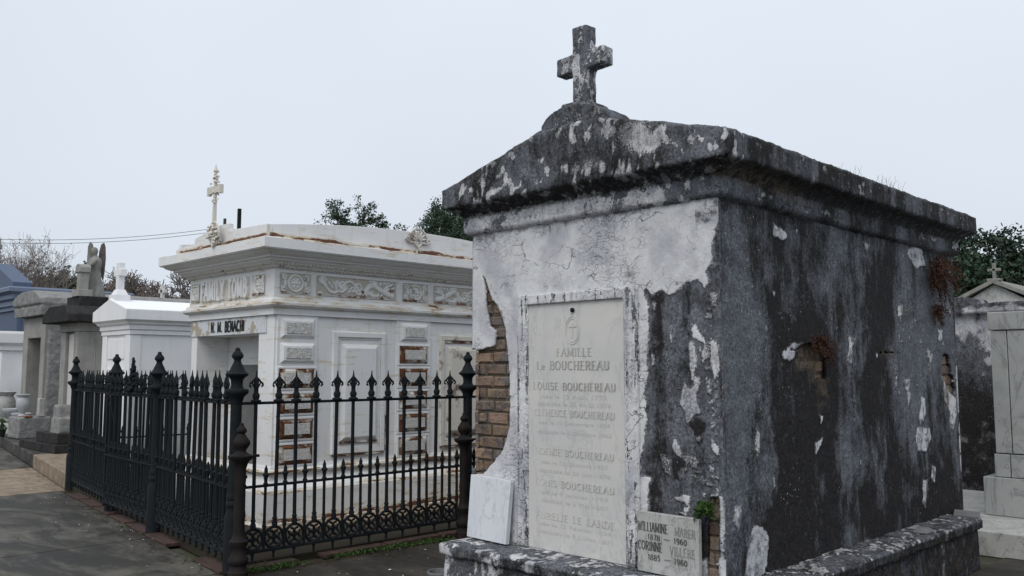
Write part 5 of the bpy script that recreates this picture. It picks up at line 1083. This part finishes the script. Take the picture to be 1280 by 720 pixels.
wl = wroot('low_white_tomb', (-24.8, 7.5, .186), 'low plain white tomb with banded top, left of the granite mausoleum', 'tomb')
m = MB(); m.box((-25.8, 6.35, .15), (-23.8, 9.0, 2.2)); m.build('body', M['white_paint'], wl, bevel=.01)
m = MB(); m.sweep([(0, 2.0), (.05, 2.02), (.05, 2.12), (.12, 2.2), (.12, 2.42), (.10, 2.48), (-.9, 2.50)], -25.8, 6.35, -23.8, 9.0); m.build('cornice', M['white_paint'], wl)
m = MB(); m.box((-23.79, 6.9, 1.15), (-23.5, 7.5, 1.62)); m.box((-23.49, 6.8, .2), (-23.0, 7.9, 1.1)); m.build('step_block', M['white_paint'], wl, bevel=.01)

bl = wroot('blue_mausoleum', (-29.5, 9.2, .186), 'blue grey painted mausoleum with heavy banded cornice at the far left', 'mausoleum')
m = MB(); m.box((-31.6, 7.75, .15), (-27.75, 10.6, 3.3)); m.box((-27.75, 7.9, .15), (-27.70, 8.3, 3.3)); m.build('body', M['blue'], bl, bevel=.01)
m = MB(); m.sweep([(0, 3.22), (.06, 3.24), (.06, 3.34), (.12, 3.37), (.12, 3.50), (.20, 3.56), (.20, 3.68), (.32, 3.76), (.32, 3.86), (.28, 3.90), (-.8, 4.0)], -31.6, 7.75, -27.75, 10.6); m.build('cornice', M['bluelt'], bl)
m = MB(); m.prism([(-31.6, 3.9), (-27.75, 3.9), (-27.75, 4.05), (-28.3, 4.25), (-29.7, 4.75), (-31.1, 4.25), (-31.6, 4.05)], 7.6, 8.1); m.build('pediment', M['blue'], bl, bevel=.01)
m = MB(); m.box((-30.55, 7.7, 4.4), (-30.25, 8.0, 4.75)); m.box((-30.47, 7.78, 4.75), (-30.33, 7.92, 5.6)); m.box((-30.68, 7.79, 5.25), (-30.12, 7.91, 5.39)); m.build('cross', M['statue'], bl, bevel=.01)

# ================================================================ NEIGHBOURS ON THE RIGHT
mt = wroot('grey_marble_tomb', (-1.3, 10.5, .175), 'large grey marble clad tomb at the right edge behind the old plaster tomb', 'tomb')
def clad(name, x0, x1, z0, z1, yv, seams, mat, par):
    xs_ = [x0] + seams + [x1]
    m = MB()
    for a, b in zip(xs_[:-1], xs_[1:]): m.box((a + .004, yv, z0 + .004), (b - .004, yv + .06, z1 - .004))
    return m.build(name, mat, par, bevel=.004)
m = MB().box((-2.72, 9.31, .17), (1.0, 11.0, 2.05)).build('core', M['mortar'], mt)
clad('cladding', -2.747, 1.0, .758, 1.925, 9.262, [-2.60, -1.45, -.3], M['grey_marble'], mt)
clad('cladding', -2.76, 1.0, .536, .756, 9.25, [-2.62, -1.7, -.6], M['grey_marble'], mt)
m = MB().box((-2.76, 9.25, 1.927), (1.02, 11.02, 2.10)).build('cap', M['grey_marble'], mt, bevel=.008)
MB().box((-2.86, 9.235, .175), (1.05, 11.05, .534)).build('plinth', M['grey_marble'], mt, bevel=.008)
sp_ = MB().box((-3.9, 8.31, -.04), (1.2, 11.0, .173)); struct(sp_.build('platform', M['stained_marble'], None, bevel=.008))
ow = wroot('old_plaster_tomb', (-4.6, 12.0, .1), 'low old plaster tomb with broken stained top behind the grey marble tomb', 'tomb')
m = MB(); m.box((-6.4, 11.25, .0), (-3.0, 13.2, 2.25)); m.box((-6.5, 11.15, 2.2), (-2.93, 13.3, 2.33)); m.box((-3.9, 11.2, 2.30), (-3.55, 12.0, 2.42))
def ow_mask(P, N):
    n1 = fbm(P, 2.5, 5, 91); n2 = fbm(P, 14, 4, 92); Z = P[:, 2]
    return np.clip(np.column_stack([.25 + (n1 - .5) * 1.6 + sstep(1.6, 2.2, Z) * .4 + (n2 - .5) * 1.2 - sstep(2.25, 2.3, Z) * .3, .35 + sstep(1.9, .9, Z + (n1 - .5)) * .6 + sstep(2.24, 2.3, Z) * .3, n1 * 0]), 0, 1)
rocky(m, 'walls', M['plaster'], ow, .03, .015, 5, ow_mask)
pg = wroot('pedimented_tomb', (-7.5, 27, 0), 'distant pale tomb with triangular pediment and small stone cross under the oak', 'tomb')
m = MB(); m.box((-8.3, 26, 0), (-6.75, 29, 3.2)); m.box((-8.5, 25.8, 3.2), (-6.55, 29.2, 3.34)); m.prism([(-8.38, 3.34), (-6.67, 3.34), (-7.52, 3.86)], 25.95, 29.0); m.build('body', M['stained_marble'], pg, bevel=.02)
m = MB()
for s in (-1, 1): m.prism([(-7.52 , 3.87), (-7.52, 3.98), (-7.52 + s * 1.06, 3.46), (-7.52 + s * 1.06, 3.35)], 25.8, 29.2)
m.build('roof', M['statue'], pg)
m = MB(); m.box((-7.68, 25.85, 3.93), (-7.36, 26.15, 4.0)); m.box((-7.56, 25.95, 4.0), (-7.48, 26.05, 4.42)); m.box((-7.68, 25.95, 4.20), (-7.36, 26.05, 4.28)); m.build('cross', M['statue'], pg, bevel=.01)
# small far cross seen over the granite roof
fc = wroot('distant_cross', (-27.9, 12.0, 0), 'small pale cross on a distant tomb, seen just left of the iron tomb', 'cross monument')
m = MB(); m.box((-29.0, 11.7, 0), (-26.8, 14, 3.35)); m.prism([(-29.1, 3.35), (-26.7, 3.35), (-27.9, 3.75)], 11.6, 14.1); m.build('body', M['stained_marble'], fc)
m = MB(); m.box((-27.97, 11.95, 3.7), (-27.83, 12.05, 4.25)); m.box((-28.12, 11.95, 4.0), (-27.68, 12.05, 4.12)); m.build('cross', M['slab'], fc, bevel=.01)

# ================================================================ SMALL PLANTS AND LITTER
def leaf_cloud(name, mat, pts, size, rnd, parent=None, elong=2.2, up=0.0):
    n = len(pts); pts = np.array(pts, float); rg = np.random.RandomState(rnd)
    d = rg.normal(size=(n, 3)); d[:, 2] += up; d /= np.linalg.norm(d, axis=1, keepdims=True)
    e = np.cross(d, rg.normal(size=(n, 3))); e /= np.linalg.norm(e, axis=1, keepdims=True)
    s = size * rg.uniform(.6, 1.3, (n, 1)); a = d * s * elong / 2; b = e * s / 2
    V = np.stack([pts - a, pts + b * .9, pts + a, pts - b * .9], 1).reshape(-1, 3); F = np.arange(4 * n).reshape(n, 4)
    return npmesh(name, V, F, mat, parent, False)
rg = np.random.RandomState(3)
M['weed'] = mat_flat('weed_green', (0.055, 0.12, 0.025), .7, .45)
pts = []
for (cx, cy, n, r) in ((-6.33, 3.62, 150, .07), (-6.32, 3.78, 170, .07), (-6.32, 3.52, 60, .05), (-6.31, 4.25, 60, .04), (-6.30, 4.42, 80, .05), (-6.29, 4.6, 90, .05), (-6.28, 4.78, 110, .06), (-6.28, 4.93, 90, .05), (-6.27, 5.12, 70, .04), (-6.22, 5.30, 150, .07), (-6.4, 5.0, 20, .05), (-7.0, 3.35, 25, .05), (-9.0, 3.6, 20, .05)):
    p = rg.normal(size=(n, 3)) * [r * .6, r * 1.2, .014]; p[:, 2] = np.abs(p[:, 2]) + .004; pts += list(p + [cx, cy, 0])
tag(leaf_cloud('weeds', M['weed'], pts, .013, 5, None, 2.2, .8), 'low green weeds growing at the foot of the fence', 'weeds', None, 'stuff')
# fern in the broken corner, dead fern high on the side, twigs on the roof
def fronds(name, mat, base, n, length, droop, rnd, label, cat, spread=(1, 1), nrm=(0, -1), lw=.010, wire=.0012):
    r_ = random.Random(rnd); m = MB(); L = []
    for i in range(n):
        a = r_.uniform(-1.3, 1.3); ln = length * r_.uniform(.5, 1.1); el = r_.uniform(-.3, 1.2); P = [Vector((0, 0, 0))]
        side = Vector((nrm[1], -nrm[0], 0)) * -1; d = (side * math.sin(a) * spread[0] + Vector((nrm[0], nrm[1], 0)) * .5 * math.cos(a) + Vector((0, 0, el))).normalized()
        o_ = Vector((r_.uniform(-.03, .03) * abs(nrm[1]) * spread[1], r_.uniform(-.03, .03) * abs(nrm[0]) * spread[1], r_.uniform(-.03, .03) * spread[1]))
        p = o_.copy(); P = [p.copy()]
        for k in range(9): p = p + d * ln / 9; d = (d + Vector((0, 0, -droop / 9))).normalized(); P.append(p.copy())
        m.tube(P, wire, 3, cap=False)
        for k in range(2, 10):
            for _ in range(3): L.append((P[k] + Vector((r_.gauss(0, .004), r_.gauss(0, .004), r_.gauss(0, .004))))[:])
    root = empty(name, base, 0, label, cat); m.build('stems', mat, root); leaf_cloud('leaves', mat, L, lw, rnd, root, 2.4); return root
fronds('fern', M['weed'], (-2.735, 4.262, .785), 34, .075, 1.6, 2, 'small green fern growing from the broken bricks above the name tablet', 'fern', lw=.011)
fronds('dead_fern', M['dryleaf'], (-2.625, 7.50, 2.33), 90, .30, 3.2, 3, 'dry red brown fern hanging high on the dark side wall near its far end', 'dead plant', (.8, 3.0), (1, 0), .010, .0016)
fronds('dead_fern', M['dryleaf'], (-2.625, 7.48, 2.02), 26, .16, 3.0, 6, 'small dry brown fern wisp on the dark side wall below the large dead fern', 'dead plant', (.8, 1.5), (1, 0), .008, .0014)
fronds('dead_fern', M['dryleaf'], (-2.63, 5.42, 1.69), 40, .16, 3.0, 4, 'dry brown fern tuft in the broken bricks halfway up the dark side wall', 'dead plant', (1.2, 2.0), (1, 0), .008, .0014)
for (x, y, lab, s) in ((-2.55, 6.45, 'bare dry twigs sprouting from the far part of the old tomb roof', 9), (-2.55, 5.9, 'thin dry twigs on the roof edge of the old tomb nearer the front corner', 10)):
    r_ = random.Random(s); m = MB()
    for i in range(22 if s == 9 else 8):
        a = r_.uniform(0, 6.28); p = Vector((r_.uniform(-.05, .05), r_.uniform(-.2, .2), 0)); P = [p.copy()]; d = Vector((math.cos(a) * .5, math.sin(a) * .6, 1)).normalized()
        for k in range(5): p = p + d * .019 * r_.uniform(.6, 1.4); d = (d + Vector((r_.gauss(0, .3), r_.gauss(0, .3), .1))).normalized(); P.append(p.copy())
        m.tube(P, [.0014, .0012, .001, .0009, .0008, .0006], 3, cap=False)
    o = m.build('dry_twigs', M['dryleaf'], None); o.location = (x, y, 2.86); tag(o, lab, 'twigs')
rk = MB(); rk.add([(-.05, -.09, 0), (.05, -.08, 0), (.06, .08, 0), (-.04, .10, 0), (-.035, -.05, .035), (.03, -.05, .03), (.03, .04, .032), (-.03, .06, .03)], [(0, 3, 2, 1), (4, 5, 6, 7), (0, 1, 5, 4), (1, 2, 6, 5), (2, 3, 7, 6), (3, 0, 4, 7)])
M['chip'] = mat_stone('broken_stone', (0.13, 0.13, 0.14), (0.22, 0.22, 0.23), .3, 12, .2)
o = rk.build('stone_chip', M['chip'], None, bevel=.006); o.location = (-2.50, 6.72, .378); tag(o, 'grey stone chip lying on the side ledge of the old tomb', 'stone')
o = MB().box((-.10, -.13, 0), (.09, .12, .022)).build('slate_piece', M['chip'], None, bevel=.004); o.location = (-2.52, 7.72, .376); o.rotation_euler = (.03, .04, .3); tag(o, 'flat slate piece on the far corner of the old tomb ledge', 'slate')
# rim of a small pot or pipe at the ledge
rp = MB().lathe([(.085, -.02), (.095, .0), (.098, .028), (.092, .038), (.082, .036), (.078, .01), (.07, -.02)], n=28); o = rp.build('pipe_rim', M['chip'], None, smooth=True); o.location = (-5.20, 4.43, .0); tag(o, 'round stone pipe rim set in the pavement beside the old tomb ledge', 'pipe')
# fallen petals and chips of paint
pts = []; rg = np.random.RandomState(11); V = []; F = []
spots = [(-5.617, 4.275, .016), (-6.013, 4.951, .016)] + [(rg.uniform(-6.2, -4.9), rg.uniform(3.5, 6.2), rg.uniform(.004, .009)) for _ in range(40)] + [(rg.uniform(-12, -6.6), 0, rg.uniform(.004, .010)) for _ in range(45)]
for i, (x, y, s) in enumerate(spots):
    if i >= 42: y = fy(x) - abs(rg.normal()) * .25 - .03
    a = rg.uniform(0, 6.28); b = len(V)
    for k in range(5): V.append((x + s * rg.uniform(.6, 1.1) * math.cos(a + k * 1.257), y + s * rg.uniform(.6, 1.1) * math.sin(a + k * 1.257), .006 + rg.uniform(0, .004)))
    F.append([b, b + 1, b + 2, b + 3, b + 4])
m = MB(); m.v = V; m.f = F; o = m.build('paint_chips', M['white_paint'], None); tag(o, 'scattered white petals and paint chips on the pavement', 'litter', None, 'stuff')

# dead leaves and grit blown against the edges
rg = np.random.RandomState(17); pts = []
for i in range(900):
    k = rg.rand()
    if k < .40: x = rg.uniform(-12, -6.5); pts.append((x, fy(x) - .08 - abs(rg.normal()) * .14, .006))
    elif k < .65: pts.append((-6.3 + abs(rg.normal()) * .15, rg.uniform(3.4, 7), .006))
    elif k < .75: pts.append((rg.uniform(-6, -4.95), rg.uniform(3.4, 7), .006))
    elif k < .85: x = rg.uniform(-16, -12.4); pts.append((x, 4.1 + (-12.4 - x) * .17 - abs(rg.normal()) * .1, .006))
    else: pts.append((rg.uniform(-12, -6), rg.uniform(.5, 3.2), .005))
pts = np.array(pts); V = []; F = []
for p in pts:
    a = rg.uniform(0, 6.28); s = rg.uniform(.004, .014); b = len(V)
    for k_ in range(4): V.append((p[0] + s * (1.6 if k_ % 2 else .7) * math.cos(a + k_ * 1.57), p[1] + s * (1.6 if k_ % 2 else .7) * math.sin(a + k_ * 1.57), p[2] + rg.uniform(0, .006)))
    F.append([b, b + 1, b + 2, b + 3])
M['deadleaf'] = mat_flat('dead_leaf', (0.085, 0.055, 0.03), .8, .5)
m = MB(); m.v = V; m.f = F; tag(m.build('dead_leaves', M['deadleaf'], None), 'brown dead leaves and grit blown along the fence foot', 'dead leaves', None, 'stuff')

# ================================================================ TREES AND WIRES
def mat_foliage(name, c0, c1, c2):
    a = NT(name); n = a.noise(.9, 4, .6); n2 = a.noise(6, 3, .6)
    c = a.mix(a.rng(n, .35, .65), c0, c1); c = a.mix(a.rng(n2, .5, .75, 0, .8), c, c2)
    m_ = a.fin(c, .65, None, spec=.3); return m_
M['oakleaf'] = mat_foliage('live_oak_leaves', (0.020, 0.042, 0.026), (0.035, 0.065, 0.038), (0.060, 0.090, 0.060))
M['evleaf'] = mat_foliage('evergreen_leaves', (0.022, 0.045, 0.026), (0.04, 0.075, 0.04), (0.065, 0.09, 0.06))
M['russet'] = mat_foliage('russet_buds', (0.14, 0.11, 0.095), (0.19, 0.15, 0.13), (0.10, 0.085, 0.07))
M['bark'] = mat_stone('bark', (0.06, 0.05, 0.045), (0.10, 0.085, 0.075), .6, 8, .3)
M['twig'] = mat_stone('pale_twigs', (0.20, 0.175, 0.16), (0.29, 0.255, 0.24), .2, 8, .2)
def tree(name, base, H, R, label, seed, leafmat=None, leaves=6000, lsize=.16, tr=.25, depth=5, flat=.7, first=.32, bark='bark', upb=.35, nb=(3, 4), clump=.5, minr=.008, leafl=3):
    rd = random.Random(seed); root = empty(name, base, 0, label, 'tree', 'trees beyond the tombs'); mb = MB(); tips = []
    def grow(p, d, ln, r, lev):
        P = [p.copy()]; n = 4 if lev else 6
        for k in range(n):
            d = (d + Vector((rd.gauss(0, .13), rd.gauss(0, .13), rd.gauss(0, .08) + upb * .12))).normalized(); p = p + d * ln / n; P.append(p.copy())
            if lev >= leafl and leafmat: tips.append((p.copy(), ln * clump))
        mb.tube(P, [max(minr, r * (1 - .45 * k / n)) for k in range(n + 1)], 6 if lev < 2 else (4 if lev < 3 else 3), cap=False)
        if lev >= depth: tips.append((p.copy(), ln * clump)); return
        k = rd.randint(*nb) + (2 if lev == 0 else 0)
        for i in range(k):
            a = rd.uniform(0, 6.28) if lev else 6.28 * i / k + rd.uniform(-.4, .4); sp_ = rd.uniform(.45, 1.15)
            t = rd.choice((n, n, n - 1, n - 2) if lev else (n, n, n - 1)); q = P[t]
            u = d.cross(Vector((0, 0, 1)) if abs(d.z) < .9 else Vector((1, 0, 0))).normalized(); v = d.cross(u)
            nd = (d * math.cos(sp_) + (u * math.cos(a) + v * math.sin(a)) * math.sin(sp_)); nd.z *= flat; nd = (nd + Vector((0, 0, upb * .3))).normalized()
            grow(q, nd, ln * rd.uniform(.6, .85), r * .55, lev + 1)
    grow(Vector((0, 0, 0)), Vector((0, 0, 1)), H * first, tr, 0)
    V = np.array(mb.v); hmax = V[:, 2].max(); rmax = np.percentile(np.hypot(V[:, 0], V[:, 1]), 96); S = np.array([R / rmax, R / rmax, H / hmax]); low = np.clip(V[:, 2] / (H * first), .15, 1)
    mb.v = [tuple(v) for v in V * S]
    mb.build('trunk', M[bark], root, smooth=True)
    if leafmat and leaves:
        rg = np.random.RandomState(seed); t = rg.randint(0, len(tips), leaves); c_ = np.array([tips[i][0][:] for i in t]) * S; s_ = np.array([tips[i][1] for i in t])[:, None]
        leaf_cloud('crown', M[leafmat], c_ + rg.normal(size=(leaves, 3)) * s_ * [.35, .35, .22] * S.mean(), lsize, seed, root, 1.7)
    return root
tree('oak_tree', (-13.2, 40.0, 0), 7.7, 7.0, 'large dark live oak beyond the pedimented tomb at the right edge', 21, 'oakleaf', 60000, .11, .45, 5, .45, .30, nb=(3, 4), clump=.55)
tree('oak_tree', (-8.5, 44.0, 0), 7.9, 7.0, 'second dark live oak at the right edge, standing behind the first', 22, 'oakleaf', 60000, .12, .45, 5, .45, .30, clump=.55)
tree('oak_tree', (-36.2, 26.9, 0), 10.1, 4.6, 'open dark green tree showing over the curved parapet of the iron tomb', 24, 'evleaf', 60000, .075, .25, 5, .55, .5, clump=.42)
tree('oak_tree', (-35.1, 28.0, 0), 10.1, 3.2, 'low dark green tree just left of the palmette on the iron tomb', 27, 'evleaf', 50000, .075, .25, 5, .55, .5, clump=.5)
tree('oak_tree', (-37.3, 26.2, 0), 9.85, 2.8, 'lowest dark green tree, left end of the clump over the iron tomb', 28, 'evleaf', 40000, .075, .25, 5, .55, .5, clump=.5)
tree('oak_tree', (-37.6, 32.6, 0), 10.9, 3.4, 'rounder dark green tree half hidden behind the eave of the old tomb', 25, 'oakleaf', 60000, .08, .3, 5, .55, .45, clump=.5)
tree('bare_tree', (-45.0, 11.2, 0), 8.7, 3.6, 'bare winter tree with reddish twigs at the far left edge', 31, 'russet', 1500, .05, .18, 6, .8, .3, 'twig', .5, (3, 4), .5, .007)
tree('evergreen_tree', (-47.2, 14.2, 0), 7.0, 2.2, 'dark evergreen between the bare tree and the angel', 32, 'evleaf', 20000, .10, .2, 5, 1.0, .25, 'bark', .7, clump=.35, leafl=1)
tree('evergreen_tree', (-46.2, 16.2, 0), 6.5, 1.9, 'lower dark evergreen directly behind the angel', 33, 'evleaf', 16000, .10, .2, 5, 1.0, .25, 'bark', .7, clump=.35, leafl=1)
for i, (x, y, h, r, sd_, lab) in enumerate(((-55.8, 20.2, 7.6, 3.3, 41, 'grey brown leafless thicket tree just right of the angel'), (-55.3, 22.6, 7.9, 3.2, 42, 'grey brown leafless thicket tree behind the small white cross'), (-54.6, 24.6, 8.5, 3.4, 43, 'tallest grey brown leafless thicket tree beside the iron tomb cornice'))):
    tree('bare_tree', (x, y, 0), h, r, lab, sd_, 'russet', 9000, .07, .16, 6, .9, .2, 'twig', .6, (3, 4), .5, .014)
# utility pole and its two wires
up = empty('utility_pole', (-53.6, 27.0, 0), 0, 'thin distant utility pole just above the iron tomb parapet', 'utility pole')
MB().lathe([(.14, 0), (.10, 11.4)], n=8).build('pole', M['bark'], up); MB().box((-.5, -.05, 10.75), (.5, .05, 10.87)).build('crossarm', M['bark'], up); MB().lathe([(.16, 10.1), (.18, 10.15), (.18, 10.7), (.1, 10.75)], c=(.3, 0), n=10).build('transformer', M['iron'], up)
for j, (dz, lab) in enumerate(((0, 'upper sagging power wire running left from the distant pole'), (-.22, 'lower sagging power wire running left from the distant pole'))):
    m = MB(); A = Vector((-53.6, 27.0, 10.85 + dz)); B = Vector((-66, -4.0, 12.2 + dz)); k = 40
    m.tube([A.lerp(B, i / k) + Vector((0, 0, -2.2 * 4 * (i / k) * (1 - i / k))) for i in range(k + 1)], .014, 4)
    B2 = Vector((-47, 44, 10.4 + dz)); m.tube([A.lerp(B2, i / 20) + Vector((0, 0, -.8 * 4 * (i / 20) * (1 - i / 20))) for i in range(21)], .014, 4)
    tag(m.build('power_wire', M['iron'], None), lab, 'wire', 'power wires')

# ---------------------------------------------------------------- children were built in world coordinates: hang them on their roots
for r in WORLD_ROOTS:
    for ch in [q for q in bpy.data.objects if q.parent == r]:
        ch.location = Vector(ch.location) - r.location
scene.cycles.max_bounces = 6 if hasattr(scene, 'cycles') else 6
